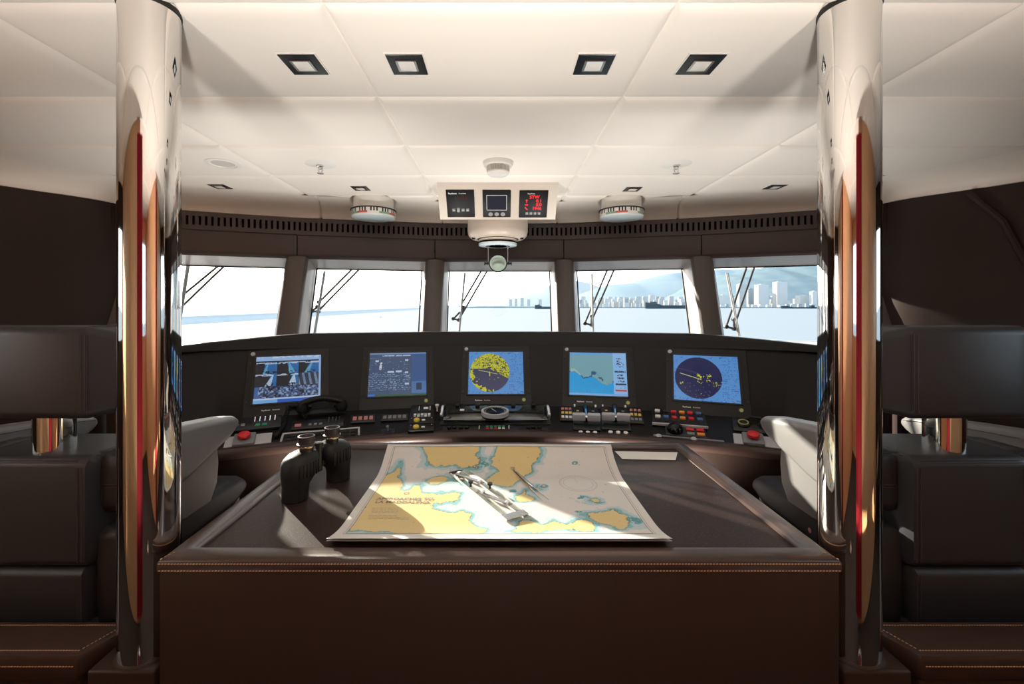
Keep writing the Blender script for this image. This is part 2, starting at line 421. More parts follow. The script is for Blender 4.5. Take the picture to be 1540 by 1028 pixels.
# side and back walls
def wall_side(sg, name):
    b = B(); P = [(2.80 * sg, 3.28)] + [(x * sg, d) for x, d in SIDE[:4]]
    P = smooth_poly(P, 4)
    b.loft([[tuple(W(x + sg * f, d, h)) for x, d in P] for h, f in ((.80, .02), (.72, .02), (.1, .0), (-.6, -.02), (-1.5, -.02))], closed=False)
    X = 3.5 * sg
    for (y0, y1, h0, h1) in ((-2.6, 1.5, .55, .95), (-2.6, 1.5, -1.5, -.25), (1.36, 1.5, -.25, .55), (-2.6, .25, -.25, .55)):
        b.box((X + sg * .04, (y0 + y1) / 2, CZ + (h0 + h1) / 2), (.08, y1 - y0, h1 - h0))
    # raised welt on the padded panel towards the edge of the view
    if sg > 0: pts = [W(3.02 * sg, 2.78, .72), W(3.10 * sg, 2.66, .52), W(3.16 * sg, 2.57, .2), W(3.2 * sg, 2.48, -.3)]
    if sg > 0: b.tube(pts, .02, 8)
    return setp(obj(name, b, M['wall'], smooth=40), kind='structure')
wall_side(-1, 'wall_left'); wall_side(1, 'wall_right')
for sg, nm in ((-1, 'window_6'), (1, 'window_7')):
    w = thing(nm, None, None, T(3.54 * sg, .8, CZ), kind='structure')
    for y0, y1 in ((.25, 1.36),):
        obj('pane', B().box((0, (y0 + y1) / 2 - .8, .15), (.008, y1 - y0, .80)), M['glass'], w, smooth=0)
b = B()
for sg in (-1, 1):
    b.box((sg * 2.22, .08, CZ - .31), (2.64, .08, 2.38))
    for x in (1.75, 2.6): b.box((sg * x, .124, CZ - .31), (.015, .012, 2.36))
    b.box((sg * .94, -1.3, CZ - .31), (.08, 2.7, 2.38)); b.box((sg * .83, -2.63, CZ - .31), (.30, .08, 2.38))
b.box((0, -2.63, .60), (1.4, .08, 1.2)); b.box((0, -2.63, CZ + .76), (1.4, .08, .30))
setp(obj('wall_back', b, M['wood'], smooth=0), kind='structure')
for sg, side in ((-1, 'left'), (1, 'right')):
    b = B(); n = 60
    secs = [[((.75 + .36 * k / n) * sg, .17 + .018 * math.sin(k * 1.05), z) for k in range(n + 1)] for z in (.05, 2.3)]
    b.loft(secs, closed=False); b.loft([[(x, y - .012, z) for x, y, z in s_] for s_ in secs], closed=False)
    setp(obj('curtain', b, M['red_cloth'], smooth=60), 'red pleated curtain at the %s side of the rear doorway, mirrored in a pillar' % side, 'curtain')

w = thing('window_8', None, None, T(0, -2.63, CZ), kind='structure'); obj('pane', B().box((0, 0, .155), (1.4, .008, .91)), M['glass'], w, smooth=0)
# pillars
def pillar(sg, lab):
    m = T(1.033 * sg, 1.278, CZ - 1.012); p = thing('steel_pillar', lab, 'pillar', m, 'polished steel pillars')
    obj('shaft', B().lathe([(.0755, 0), (.0755, 1.012 + HC + .01)], n=96), M['chrome'], p, smooth=60)
    obj('ceiling_ring', B().lathe([(.0757, 1.874), (.0785, 1.878), (.0785, 1.89), (.0757, 1.89)], n=64, caps=False), M['gasket'], p)
    obj('base_ring', B().lathe([(.0756, 0), (.082, 0), (.080, .004), (.0756, .006)], n=64, caps=False), M['leather'], p)
    return p
pillar(-1, 'polished round steel pillar left of the chart table'); pillar(1, 'polished round steel pillar right of the chart table')
# leather plinths and low ledges behind which the chairs stand
for sg, side in ((-1, 'left'), (1, 'right')):
    b = B().rbox((sg * 1.048, 1.33, (CZ - 1.012) / 2), (.19, .27, CZ - 1.012), .008, 3)
    setp(obj('pillar_plinth', b, M['leather']), 'brown leather plinth under the %s steel pillar' % side, 'plinth', 'leather plinths under the pillars')
    l = thing('leather_ledge', 'low brown leather ledge with tan stitching, below the %s helm chair' % side, 'ledge', T(sg * 2.2, 1.25, 0), 'leather ledges')
    zt = CZ - .99
    b = B(); x0, x1 = 1.143, 3.45
    # padded top with an angled inner end, then the front panel
    top = [(x0 + .0, 1.36), (x0 + .012, 1.30), (x0 + .05, 1.222), (x1, 1.222), (x1, 1.36)]
    def insp(k): return [(x0 + .0 + k, 1.36 - k), (x0 + .012 + k, 1.30), (x0 + .05 + k, 1.222 + k), (x1, 1.222 + k), (x1, 1.36 - k)]
    secs = [[(sg * x, y, z) for x, y in insp(k)] for k, z in ((.004, zt - .075), (0, zt - .068), (0, zt - .014), (.004, zt - .004), (.014, zt))]
    b.loft(secs); obj('pad', b, M['rim'], l, True)
    b = B().rbox((sg * (x0 + x1 + .05) / 2, 1.295, (zt - .075) / 2), (x1 - x0 - .05, .13, zt - .075), .006, 2); obj('front_panel', b, M['leather'], l, True)
    b = B(); b.stitches([(sg * (x0 + .018), 1.338, zt + .0005), (sg * x1, 1.338, zt + .0005)]); b.stitches([(sg * (x0 + .06), 1.24, zt + .0005), (sg * x1, 1.24, zt + .0005)])
    b.stitches([(sg * (x0 + .022), 1.33, zt + .0005), (sg * (x0 + .06), 1.245, zt + .0005)])
    b.stitches([(sg * (x0 + .06), 1.2205, zt - .03), (sg * x1, 1.2205, zt - .03)], up=(0, -1, 0)); obj('stitching', b, M['thread'], l, True, 0)

# ================================================================ ceiling fittings
def downlight(x, d, s, lab, grp):
    m = T(x, d, CZ + HC) @ RX(PI)                              # local z points down
    k = thing('ceiling_downlight', lab, 'ceiling light', m, grp); h = s / 2
    b = B(); b.prism([(-h, -h), (h, -h), (h, h), (-h, h)], -.01, .007); obj('frame', b, M['white'], k, smooth=0)
    h *= .93; obj('black_glass', B().rbox((0, 0, .007), (2 * h, 2 * h, .006), .0015, 1), M['gloss_black'], k)
    h2 = s * .235; b = B(); b.rbox((0, 0, .009), (2 * h2, 2 * h2, .006), .002, 2); obj('lens', b, M['lamp_glass'], k)
    b = B()
    for sx, sy, lx, ly in ((0, 1, 2 * h2, .004), (0, -1, 2 * h2, .004), (1, 0, .004, 2 * h2), (-1, 0, .004, 2 * h2)): b.box((sx * h2, sy * h2, .0105), (lx + .004, ly, .006))
    obj('lens_rim', b, M['steel'], k, smooth=0); return k
big = [(-.706, 'leftmost'), (-.332, 'second from left'), (.34, 'third from left'), (.725, 'rightmost')]
for x, w in big: downlight(x, 1.56, .198 * .70, 'square black glass ceiling downlight, %s of the near row of four' % w, 'near row of ceiling downlights')
small = [(-2.04, 3.16, 'leftmost, beside the left pillar'), (-1.03, 3.21, 'left of the hanging instrument box'), (.994, 3.23, 'right of the hanging instrument box'), (2.02, 3.17, 'beside the right pillar'), (3.19, 2.72, 'at the far right edge over the side wall')]
for x, d, w in small: downlight(x, d, .125, 'small square ceiling downlight, ' + w, 'far row of ceiling downlights')
for x, side in ((-1.105, 'left'), (1.092, 'right')):
    m = T(x, 2.67, CZ + HC) @ RX(PI); k = thing('sprinkler', 'round white sprinkler plate with a metal nozzle, %s of the smoke detector' % side, 'sprinkler', m, 'ceiling sprinklers')
    obj('plate', B().lathe([(.092, 0), (.09, .004), (.06, .008), (.03, .009), (0.001, .009)], n=40), M['white'], k)
    b = B().lathe([(.018, .008), (.018, .018), (.009, .022), (.009, .036), (.005, .038)], n=16)
    b.tube([(-.012, 0, .02), (-.014, 0, .04), (-.004, 0, .058)], .003, 6); b.tube([(.012, 0, .02), (.014, 0, .04), (.004, 0, .058)], .003, 6)
    b.lathe([(.004, .056), (.02, .058), (.02, .061), (.002, .062)], n=16); obj('nozzle', b, M['steel'], k)
k = thing('ceiling_speaker', 'round white flush ceiling speaker between the left pillar and a sprinkler', 'speaker', T(-1.70, 2.66, CZ + HC) @ RX(PI))
obj('ring', B().lathe([(.100, 0), (.098, .006), (.076, .008), (.072, .004)], n=48), M['white'], k)
obj('grille', B().lathe([(.072, .003), (.05, .006), (.001, .007)], n=40), mat('speaker_mesh', (.6, .57, .54), .6, bump=.6, bscale=500), k)
k = thing('smoke_detector', 'white domed smoke detector above the hanging instrument box', 'smoke detector', T(-.008, 2.63, CZ + HC) @ RX(PI))
obj('base', B().lathe([(.092, 0), (.092, .02), (.086, .03), (.06, .032)], n=48), M['white'], k)
b = B().lathe([(.058, .03), (.060, .034), (.060, .038)], n=40)
for q in range(40):
    a = 2 * PI * q / 40; b.box((.064, 0, .05), (.012, .003, .038), RZ(a))
b.lathe([(.070, .066), (.069, .074), (.055, .084), (.03, .088), (.001, .089)], n=40); b.lathe([(.05, .03), (.05, .07)], n=24)
obj('sensor_cage', b, M['white'], k, smooth=40)
# rudder angle indicators: flat drums with a printed band
for x, side in ((-1.035, 'left'), (1.005, 'right')):
    m = T(x, 3.56, CZ + HC - .088) @ RX(PI); k = thing('rudder_indicator', 'round ceiling drum gauge with coloured scale band, %s of the hanging instrument box' % side, 'gauge', m, 'drum gauges')
    rad = .175; b = B(); b.lathe([(.16, -.086), (.16, .008)], n=64); obj('mount', b, M['white'], k); obj('top_ring', B().lathe([(rad - .01, .006), (rad + .008, .006), (rad + .008, .013), (rad, .014)], n=64), M['gasket'], k)
    b = B(); n = 96
    for q in range(n):
        a0, a1 = 2 * PI * q / n, 2 * PI * (q + 1) / n; sect = (q // 8) % 3
        for z0, z1, rowk in ((.014, .042, 0), (.042, .058, 1), (.058, .066, 2)):
            b.mi = (3 if q % 2 else 0) if rowk == 0 and q % 8 not in (0, 7) else (0 if rowk == 0 else ([1, 2, 0][sect] if rowk == 1 else 0))
            b.add([(rad * math.cos(a), rad * math.sin(a), z) for a, z in ((a0, z0), (a1, z0), (a1, z1), (a0, z1))], [(0, 1, 2, 3)])
    obj('scale_band', b, [M['white'], mat('band_red', (.55, .12, .10), .4), mat('band_green', (.20, .42, .30), .4), M['black']], k, smooth=20)
    obj('lens', B().lathe([(rad, .066), (rad - .004, .072), (rad * .7, .079), (.001, .082)], n=64), M['paleblue'], k)
# hanging instrument box
TL = W(-.4425, 3.058, HC); xd = Vector((1, 0, 0)); dn = Vector((0, .177, -.2325)); LF = dn.length
m = frame(TL, xd, -dn)                                         # local x right, y up the face, z towards the viewer
k = thing('instrument_box', 'cream instrument box with three black displays hanging from the ceiling', 'instrument box', m)
b = B(); bk = .09
prof = [(0, 0), (0, -LF), (-bk * .45, -LF - .01), (-bk, -LF + .10), (-bk, .09), (0, .0)]
pts = [(z, y) for z, y in prof[:5]]
b.loft([[(x, y, z) for z, y in pts] for x in (0, .004, .857, .861)])
obj('housing', b, M['offwhite'], k, smooth=20)
def unit(u0, u1, v0, v1):
    w, h = (u1 - u0) * .861, (v1 - v0) * LF; c = ((u0 + u1) / 2 * .861, -(v0 + v1) / 2 * LF)
    o = obj('display_unit', B().rbox((c[0], c[1], .002), (w, h, .014), .003, 2), M['display_black'], k); return o, c, w, h
u, c, w, h = unit(.068, .303, .21, .925)
b = B()
for q in range(4): b.rbox((c[0] - .052 + q * .034, c[1] - .045, .010), (.022, .024 if q != 1 else .036, .004), .003, 2)
obj('key', b, M['grey'], u)
text('logo', 'Raytheon', .016, M['ink'], u, T(c[0] - .085, c[1] + .082, .010), bold=True); text('logo', 'Anschütz', .014, M['ink'], u, T(c[0] - .010, c[1] + .082, .010))
text('readout', '1 8 8 8', .034, emit('dim_red', (.25, .02, .01), .25), u, T(c[0] + .005, c[1] + .048, .010), 'CENTER')
u, c, w, h = unit(.373, .610, .215, .925)
fr = B()
for sx, sy, lx, ly in ((0, 1, .148, .004), (0, -1, .148, .004), (1, 0, .004, .118), (-1, 0, .004, .118)): fr.box((c[0] + sx * .072, c[1] + .012 + sy * .057, .010), (lx, ly, .004))
obj('screen_frame', fr, M['lightgrey'], u, smooth=0)
obj('screen', B().box((c[0], c[1] + .012, .0095), (.138, .108, .002)), emit('dark_blue_screen', lin(28, 30, 52), .5), u, smooth=0)
for q in range(3): obj('key', B().lathe([(.016, .008), (.016, .012), (.0125, .0125), (.0125, .0105), (.001, .0105)], T(c[0] - .045 + q * .045, c[1] - .078, 0), 20), M['grey'], u)
u, c, w, h = unit(.682, .922, .225, .935)
red = emit('red_led', (1, .02, .03), 1.1)
text('logo', 'Raytheon', .014, M['ink'], u, T(c[0] - .045, c[1] + .084, .010))
text('readout', 'STW', .034, red, u, T(c[0] - .03, c[1] + .058, .010), bold=True)
for q, (s1, s2) in enumerate((('^', '0.1'), ('>', '0.0'), ('\\', '1946'))):
    yy = c[1] + .028 - q * .029
    text('readout', s2, .034, red, u, T(c[0] + .06, yy, .010), 'RIGHT', True)
    ar = B()
    if q == 0: ar.prism([(-.003, -.012), (.003, -.012), (.003, .004), (.009, .004), (0, .014), (-.009, .004), (-.003, .004)], .0098, .0112, T(c[0] - .05, yy, 0))
    elif q == 1: ar.prism([(-.012, -.003), (.002, -.003), (.002, -.009), (.013, 0), (.002, .009), (.002, .003), (-.012, .003)], .0098, .0112, T(c[0] - .05, yy, 0))
    else: ar.prism([(-.012, .012), (-.006, .012), (.010, -.006), (.010, -.012), (.004, -.012), (-.012, .005)], .0098, .0112, T(c[0] - .05, yy, 0))
    obj('symbol', ar, red, u, smooth=0)
b = B()
for q in range(4): b.rbox((c[0] - .045 + q * .03, c[1] - .068, .010), (.021, .021, .004), .003, 2)
obj('key', b, M['grey'], u)
# compass under the ceiling
k = thing('compass_housing', 'cream round compass housing with reading mirror, hanging behind the instrument box', 'compass', T(-.013, 3.545, CZ))
obj('drum', B().lathe([(.246, HC), (.246, .60), (.238, .566), (.215, .545), (.17, .54), (.165, .56)], n=64), M['offwhite'], k)
obj('neck', B().lathe([(.150, .57), (.150, .555), (.156, .55), (.150, .543), (.156, .535), (.150, .528), (.152, .52)], n=48, caps=False), M['offwhite'], k)
obj('black_ring', B().lathe([(.146, .56), (.146, .518), (.15, .514), (.15, .506), (.14, .503)], n=48), M['gloss_black'], k)
obj('clear_plate', B().lathe([(.156, .506), (.158, .503), (.156, .488), (.10, .484), (.06, .484)], n=48), M['paleblue'], k)
b = B().lathe([(.075, .4835), (.001, .4835)], n=32)
for q in range(10): b.box((0, .09, .4836), (.05, .012, .002), RZ(q * 2 * PI / 10))
obj('compass_card', b, M['gloss_black'], k, smooth=0)
for x in (-.078, .082): obj('hanger_rod', B().cyl((x, -.02, .49), (x, -.02, .345), .0032, 8).cyl((x, -.02, .47), (x, -.02, .462), .006, 8), M['steel'], k)
mm = T(.002, -.02, .342) @ RX(R(78)); b = B().lathe([(.072, -.008), (.076, -.006), (.076, .006), (.070, .009), (.066, .006)], mm, 48)
obj('mirror_rim', b, mat('dark_green_metal', (.02, .045, .04), .3, .4), k)
obj('mirror_glass', B().lathe([(.067, .0065), (.001, .0068)], mm, 48), M['mirror'], k)
for sg in (-1, 1):
    b = B(); b.cyl((.002 + sg * .075, -.02, .342), (.002 + sg * .105, -.02, .342), .009, 12); b.cyl((.002 + sg * .104, -.02, .342), (.002 + sg * .112, -.02, .342), .017, 16); b.cyl((.002 + sg * .082, -.02, .342), (.002 + sg * .087, -.02, .342), .015, 16)
    obj('mirror_knob', b, M['black'], k)
for sg in (-1, 1): obj('screw', B().cyl((sg * .195, -.06, .552), (sg * .195, -.06, .532), .014, 12), M['black'], k)
# ================================================================ the bridge console
DC = -.876
def arc(Rr, ph, h): return W(Rr * math.sin(ph), DC + Rr * math.cos(ph), h)
PH = [R(-33 + 66 * k / 88) for k in range(89)]
def drop(ph): return -.055 * (max(0, abs(math.degrees(ph)) - 19) / 10) ** 1.3
def sweep(b, prof, ends=True, phs=None):
    return b.loft([[tuple(arc(r, ph, h + (drop(ph) if h > -.3 else 0))) for r, h in prof] for ph in (phs or PH)], closed=True, caps=ends)
k = thing('bridge_console', 'wide curved dark console with a padded hood under the windows', 'console', T(0, 2.9, 0)); CONS = k
obj('face', sweep(B(), [(3.965, -.722), (4.19, -.295), (4.208, -.255), (4.30, -.24), (4.30, -.78), (3.97, -.78)]), M['dash'], k, True)
obj('hood', sweep(B(), [(4.186, -.300), (4.204, -.262), (4.216, -.228), (4.232, -.212), (4.256, -.2035), (4.29, -.204), (4.40, -.235), (4.84, -.33), (4.84, -.36), (4.3, -.33)]), M['dash'], k, True, 60)
obj('console_top', sweep(B(), [(3.69, -.816), (3.965, -.719), (3.99, -.719), (3.99, -.80), (3.72, -.86)]), M['console'], k, True)
obj('rim', sweep(B(), [(3.700, -.818), (3.692, -.810), (3.66, -.807), (3.635, -.812), (3.622, -.826), (3.622, -.852), (3.632, -.866), (3.66, -.872), (3.70, -.872)]), M['rim'], k, True, 60)
obj('body', sweep(B(), [(3.66, -.868), (3.68, -1.1), (3.80, -1.499), (4.25, -1.499), (4.25, -.76), (3.96, -.76)]), M['leather'], k, True)
obj('knee_pad', sweep(B(), [(3.640, -.802), (3.618, -.810), (3.606, -.83), (3.612, -.866), (3.64, -.87), (3.70, -.845), (3.69, -.803)], phs=[R(-4.7 + 9.2 * q / 16) for q in range(17)]), M['rim'], k, True, 60)
SL = math.atan2(.097, .275)
def con_at(px, py):
    a, c = 1.5, 3.6
    def g(d):
        r = math.hypot((px - CX) * d / F, d - DC); return (CY - py) * d / F - (-.816 + (r - 3.69) * .097 / .275)
    for _ in range(50):
        mid = (a + c) / 2
        if g(mid) > 0: a = mid
        else: c = mid
    return at_d(px, py, a)
def con_frame(p):
    ph = math.atan2(p.x, p.y - DC)
    return frame(p, (math.cos(ph), -math.sin(ph), 0), (math.sin(ph) * math.cos(SL), math.cos(ph) * math.cos(SL), math.sin(SL)))
def dev(name, lab, cat, x0, x1, y0, y1, grp=None):
    A = con_at((x0 + x1) / 2, y1); C = con_at((x0 + x1) / 2, y0); p = (A + C) / 2; m = con_frame(p)
    w = (x1 - x0) * p.y / F / max(.6, math.cos(math.atan2(p.x, p.y - DC))) ; d = (A - C).length
    return thing(name, lab, cat, m, grp), w, d

# ---- the five displays
def grid_noise(U, V, nx, ny, s): return vnoise(U * nx, V * ny, s)
def pick(c, mask, col):
    c[mask] = col
def scr_cctv(U, V):
    c = np.zeros(U.shape + (3,)); c[:] = lin(70, 110, 175)
    n = fbm(U * 30, V * 26, 3); n2 = fbm(U * 14, V * 50, 9)
    col = np.floor(U / .97 * 3).clip(0, 2).astype(int); row = np.floor((V - .08) / .80 * 3).clip(0, 2).astype(int)
    u = U / .97 * 3 - col; v = (V - .08) / .80 * 3 - row
    for r_ in range(3):
        for k_ in range(3):
            q = (col == k_) & (row == r_)
            s1, s2, s3 = ((.34, .12, .10), (.62, -.20, .16), (.30, .30, .12), (.5, .25, .14), (.62, .10, .2), (.25, .05, .08), (.2, .1, .1), (.5, .1, .1), (.5, .3, .2))[(2 - r_) * 3 + k_]
            sky_, hull, deck, dark = lin(95, 165, 205), lin(175, 200, 225), lin(40, 105, 170), lin(28, 30, 38)
            edge = s1 + s2 * v
            base = np.where((u > edge)[..., None], deck, dark); base = np.where((np.abs(u - edge - .10) < s3 * (1.05 - v))[..., None], sky_ if r_ == 2 else hull, base)
            base = np.where(((v > .82) & (n2 > .42))[..., None], hull, base); base = np.where(((v < .25) & (n > .52))[..., None], dark, base)
            if r_ == 0:
                m_ = vnoise(U * 46, V * 40, 15); base = np.where((m_ > .70)[..., None], lin(140, 165, 200), np.where((m_ > .36)[..., None], lin(70, 95, 140), dark)); base = np.where(((u < .2) & (k_ == 0))[..., None], lin(60, 100, 160), base)
            if r_ == 1 and k_ == 2: base = np.where((np.sin(u * 22 + v * 3) > .3)[..., None], lin(110, 135, 170), lin(50, 55, 70))
            base = np.where(((u < .02) | (v > .98))[..., None], dark, base)
            base = base * (.75 + .5 * n[..., None]); c[q] = base[q]
    pick(c, V > .90, lin(150, 185, 230)); pick(c, (V > .955) & (n > .5), lin(195, 215, 240)); pick(c, V < .075, lin(35, 90, 190)); pick(c, (V < .08) & (U < .35), lin(110, 170, 225))
    pick(c, U > .965, lin(150, 180, 225)); pick(c, (V > .07) & (V < .1), lin(185, 205, 235))
    return c
def scr_alarm(U, V):
    c = np.zeros(U.shape + (3,)); c[:] = lin(52, 76, 112); c += .03 * fbm(U * 9, V * 9, 5)[..., None]
    n = vnoise(U * 70, V * 46, 4); lines_ = (np.floor(V * 46) % 2 == 0)
    pick(c, (U < .72) & (V < .55) & (V > .12) & lines_ & (n > .62), lin(140, 165, 195)); pick(c, (U < .72) & (V > .6) & (V < .88) & lines_ & (n > .80), lin(130, 155, 185))
    pick(c, U > .74, lin(50, 88, 142)); pick(c, V < .045, lin(50, 90, 60)); pick(c, (V < .05) & (U < .12), lin(40, 110, 210)); pick(c, V > .965, lin(120, 150, 195))
    pick(c, (V > .92) & (V < .95) & (U > .22) & (U < .72) & (n > .3), lin(170, 195, 225)); pick(c, (U > .74) & (V > .05) & (V < .32), lin(70, 115, 170)); pick(c, (U > .82) & (U < .92) & (V > .12) & (V < .28), lin(36, 52, 86))
    for u0, u1, v0 in ((.32, .43, .55), (.46, .57, .56), (.62, .68, .53), (.62, .68, .82), (.62, .70, .27), (.10, .16, .81)): pick(c, (U > u0) & (U < u1) & (np.abs(V - v0) < .018), lin(190, 210, 235))
    pick(c, (np.abs(U - .20 - .1 * (V - .7)) < .02) & (V > .6) & (V < .78) & (n > .3), lin(205, 215, 225)); return c
def radar(U, V, kind):
    asp = .405 / .324; c = np.zeros(U.shape + (3,)); c[:] = lin(86, 148, 215)
    n = vnoise(U * 60, V * 60, 8); ln = (np.floor(V * 50) % 2 == 0)
    pick(c, (U > .74) & ln & (n > .66), lin(52, 100, 170)); pick(c, ((U < .07) | (V > .94) | (V < .06)) & (n > .8), lin(50, 100, 165))
    x0 = .385; rad = .455; X = (U - x0) * asp; Y = V - .5; rr_ = np.hypot(X, Y); disk = rr_ < rad
    pick(c, disk, lin(20, 26, 78) if kind == 'calm' else lin(58, 60, 92))
    g = fbm(U * 26, V * 24, 21, 4); gf = fbm(U * 55, V * 50, 77, 3)
    if kind == 'calm':
        pick(c, disk & (np.abs(Y - (-.02 - .30 * X) - .0) < .006) & (X < .06) & (X > -.36), lin(220, 225, 150))
        pick(c, disk & (np.abs(Y - (.10 - .25 * X)) < .003) & (X < 0), lin(90, 95, 140))
        for (a, b_, s) in ((.04, -.07, .055), (.20, .03, .06), (.19, -.05, .05), (.07, .04, .05), (.30, -.12, .06), (-.33, -.13, .03), (.43, -.1, .03), (.0, .06, .03)):
            pick(c, disk & (np.hypot(X - a, Y - b_) < s) & (gf > .52), lin(215, 215, 60))
        pick(c, disk & (gf > .70) & (Y < -.1), lin(190, 190, 120))
    else:
        land = (Y > .09 - .55 * X * (X > 0) + .10 * (X < -.2) * 0) ; t = g + .22 * np.where(land, 1, -.9) + .25 * (rr_ - .36)
        t = t + .30 * np.clip((rr_ - .33) / .12, 0, 1) * (X < .1)
        pick(c, disk & (t > .52), lin(205, 205, 40)); pick(c, disk & (t > .52) & (gf > .60), lin(120, 120, 70)); pick(c, disk & land & (gf < .33), lin(70, 76, 70))
        pick(c, disk & (np.abs(Y - (-.0 - .22 * X)) < .005) & (X < .18) & (X > -.26), lin(215, 215, 140)); pick(c, disk & (np.abs(X) < .008) & (Y < .02) & (Y > -.09), lin(215, 215, 90))
    return c
def scr_ecdis(U, V):
    c = np.zeros(U.shape + (3,)); c[:] = lin(110, 160, 180)
    n = fbm(U * 20, V * 20, 2); n1 = vnoise(U * 80, V * 60, 12)
    coast = .55 - .32 * (U - .0) + .05 * np.sin(U * 18) + .08 * (n - .5) - .02
    c[:] = np.where((V > coast)[..., None], lin(118, 168, 182), lin(24, 160, 226))
    pick(c, (np.abs(V - coast) < .012), lin(40, 80, 120)); pick(c, (V > coast - .02) & (V < coast + .10) & (U > .38) & (U < .60) & (n > .47), lin(38, 88, 130)); pick(c, (V < coast + .04) & (V > coast - .01) & (U < .2) & (U > .02), lin(165, 185, 175))
    pick(c, (V < coast + .02) & (V > coast - .03) & (U > .4) & (U < .75), lin(130, 165, 160))
    pick(c, (V < coast) & (n1 > .9), lin(20, 120, 190))
    pick(c, V > .94, lin(105, 165, 225)); s = U > .765; pick(c, s, lin(140, 190, 240))
    for v0, u0, u1, q in ((.86, .82, .92, .6), (.80, .82, .92, .5), (.74, .80, .96, .55), (.68, .80, .96, .7), (.56, .79, .985, .2), (.48, .83, .94, .45), (.41, .83, .95, .4), (.34, .84, .96, .65), (.27, .80, .985, .12), (.2, .86, .98, .6)):
        pick(c, (U > u0) & (U < u1) & (np.abs(V - v0) < .016) & (n1 > q), lin(40, 60, 90))
    pick(c, (U > .79) & (U < .985) & (np.abs(V - .13) < .02), lin(190, 70, 70)); pick(c, (V < .05), lin(120, 175, 230)); return c
SCR = emit_attr('display_glow', .5)
MON = [  # angle, name words, picture, logo, badge, bezel l r t b, cells
    (-20.6, 'leftmost black display showing nine blue camera views', scr_cctv, 1, 1, 0, 125, 100),
    (-10.4, 'second display from left, dim blue page of text and tables', scr_alarm, 0, 0, 1, 125, 100),
    (-.35, 'middle display with a round radar picture full of yellow echoes', lambda U, V: radar(U, V, 'busy'), 1, 1, 1, 140, 112),
    (10.1, 'second display from right, pale electronic sea chart with blue water', scr_ecdis, 1, 1, 1, 125, 100),
    (20.2, 'rightmost display with a dark blue round radar picture and few echoes', lambda U, V: radar(U, V, 'calm'), 1, 1, 1, 140, 112)]
TL_ = R(27.5)
for ph_, lab, fn, logo, badge, knob, nx_, ny_ in MON:
    ph = R(ph_); h = -.500; r = 3.965 + (h + .722) * (.225 / .427) ; p = arc(r, ph, h)
    tx = Vector((math.cos(ph), -math.sin(ph), 0)); up = Vector((math.sin(ph) * math.sin(TL_), math.cos(ph) * math.sin(TL_), math.cos(TL_)))
    m = frame(p, tx, up)                                   # z towards the viewer
    q = thing('display', lab, 'display', m, 'displays along the console')
    b = B(); w0, w1, h0, h1 = -.252, .254, -.252, .208
    b.rbox(((w0 + w1) / 2, (h0 + h1) / 2, -.006), (w1 - w0 + .008, h1 - h0 + .008, .03), .003, 1); b.mi = 1
    # inner bevel frame round the glass
    for sx, sy, lx, ly in ((0, 1, .43, .012), (0, -1, .43, .012), (1, 0, .012, .348), (-1, 0, .012, .348)): b.rbox((sx * .209, sy * .168, .011), (lx, ly, .007), .002, 1)
    obj('bezel', b, [M['bezel'], M['black']], q)
    for sx, sy in ((-1, .6), (-1, -.75), (1, .6), (1, -.75)): obj('latch', B().rbox((sx * .240, sy * .2, .011), (.012, .02, .006), .002, 1), M['black'], q)
    picture('screen', .405, .324, nx_, ny_, fn, SCR, q, T(0, 0, .0105))
    if badge: obj('badge', B().lathe([(.014, .008), (.014, .012), (.011, .0135), (.001, .0135)], T(-.225, .185, 0), 20), M['lightgrey'], q)
    if knob:
        obj('power_knob', B().lathe([(.020, .008), (.020, .012), (.016, .013)], T(.20, -.205, 0), 24), M['black'], q)
        o = obj('knob_ring', B().lathe([(.012, .012), (.012, .015), (.007, .015), (.007, .0135)], T(.20, -.205, 0), 24), mat('olive_knob_ring', (.45, .48, .16), .4), q)  # ring has its own yellowish olive colour
    if logo:
        text('logo', 'Raytheon', .0135, M['ink'], q, T(-.150, -.208, .0095), bold=True); text('logo', 'Anschütz', .012, M['ink'], q, T(-.086, -.208, .0095))

# ---- devices on the console top
def plate(parent, w, d, h, m, name='panel', z=0., r=.004): return obj(name, B().rbox((0, 0, z + h / 2), (w, d, h), r, 2), m, parent)
def knob(parent, x, y, z, r, h, m, name='knob', taper=.85): return obj(name, B().lathe([(r, z), (r, z + h * .7), (r * taper, z + h), (.0005, z + h)], T(x, y, 0), 16), m, parent)
def cap(parent, x, y, z, w, d, h, m, name='button'): return obj(name, B().rbox((x, y, z + h / 2), (w, d, h), min(w, d, h) * .25, 2), m, parent)
# far left switch panel
q, w, d = dev('switch_panel', 'dark angled switch panel with small toggles below the leftmost display', 'switch panel', 347, 416, 631, 649); plate(q, w, d, .02, M['black'])
for i in range(5): o = obj('toggle', B().cyl((w * (.02 + .09 * i), d * .1, .02), (w * (.03 + .09 * i), d * .22, .045), .004, 8), M['steel'], q)
for i in range(3): cap(q, -w * .38 + i * w * .1, -d * .1, .018, w * .07, d * .2, .006, M['blue'] if i < 2 else M['grey'])
for i in range(2): cap(q, w * .08 + i * w * .12, -d * .2, .018, w * .08, d * .16, .006, M['green'])
# emergency stops at both ends
for x0, x1, y0, y1, bx, side in ((345, 402, 655, 676, -.08, 'left'), (1110, 1166, 656, 676, -.08, 'right')):
    q, w, d = dev('emergency_stop', 'red mushroom push button on a grey plate at the %s end of the console' % side, 'push button', x0, x1, y0, y1, 'red push buttons')
    plate(q, w, d, .008, M['lightgrey'])
    obj('housing', B().rbox((w * bx, 0, .02), (w * .46, d * .8, .03), .006, 2), M['grey'], q)
    obj('button', B().lathe([(.018, .03), (.018, .045), (.033, .048), (.034, .056), (.030, .064), (.015, .068), (.0005, .069)], T(w * bx, 0, 0), 28), M['red'], q)
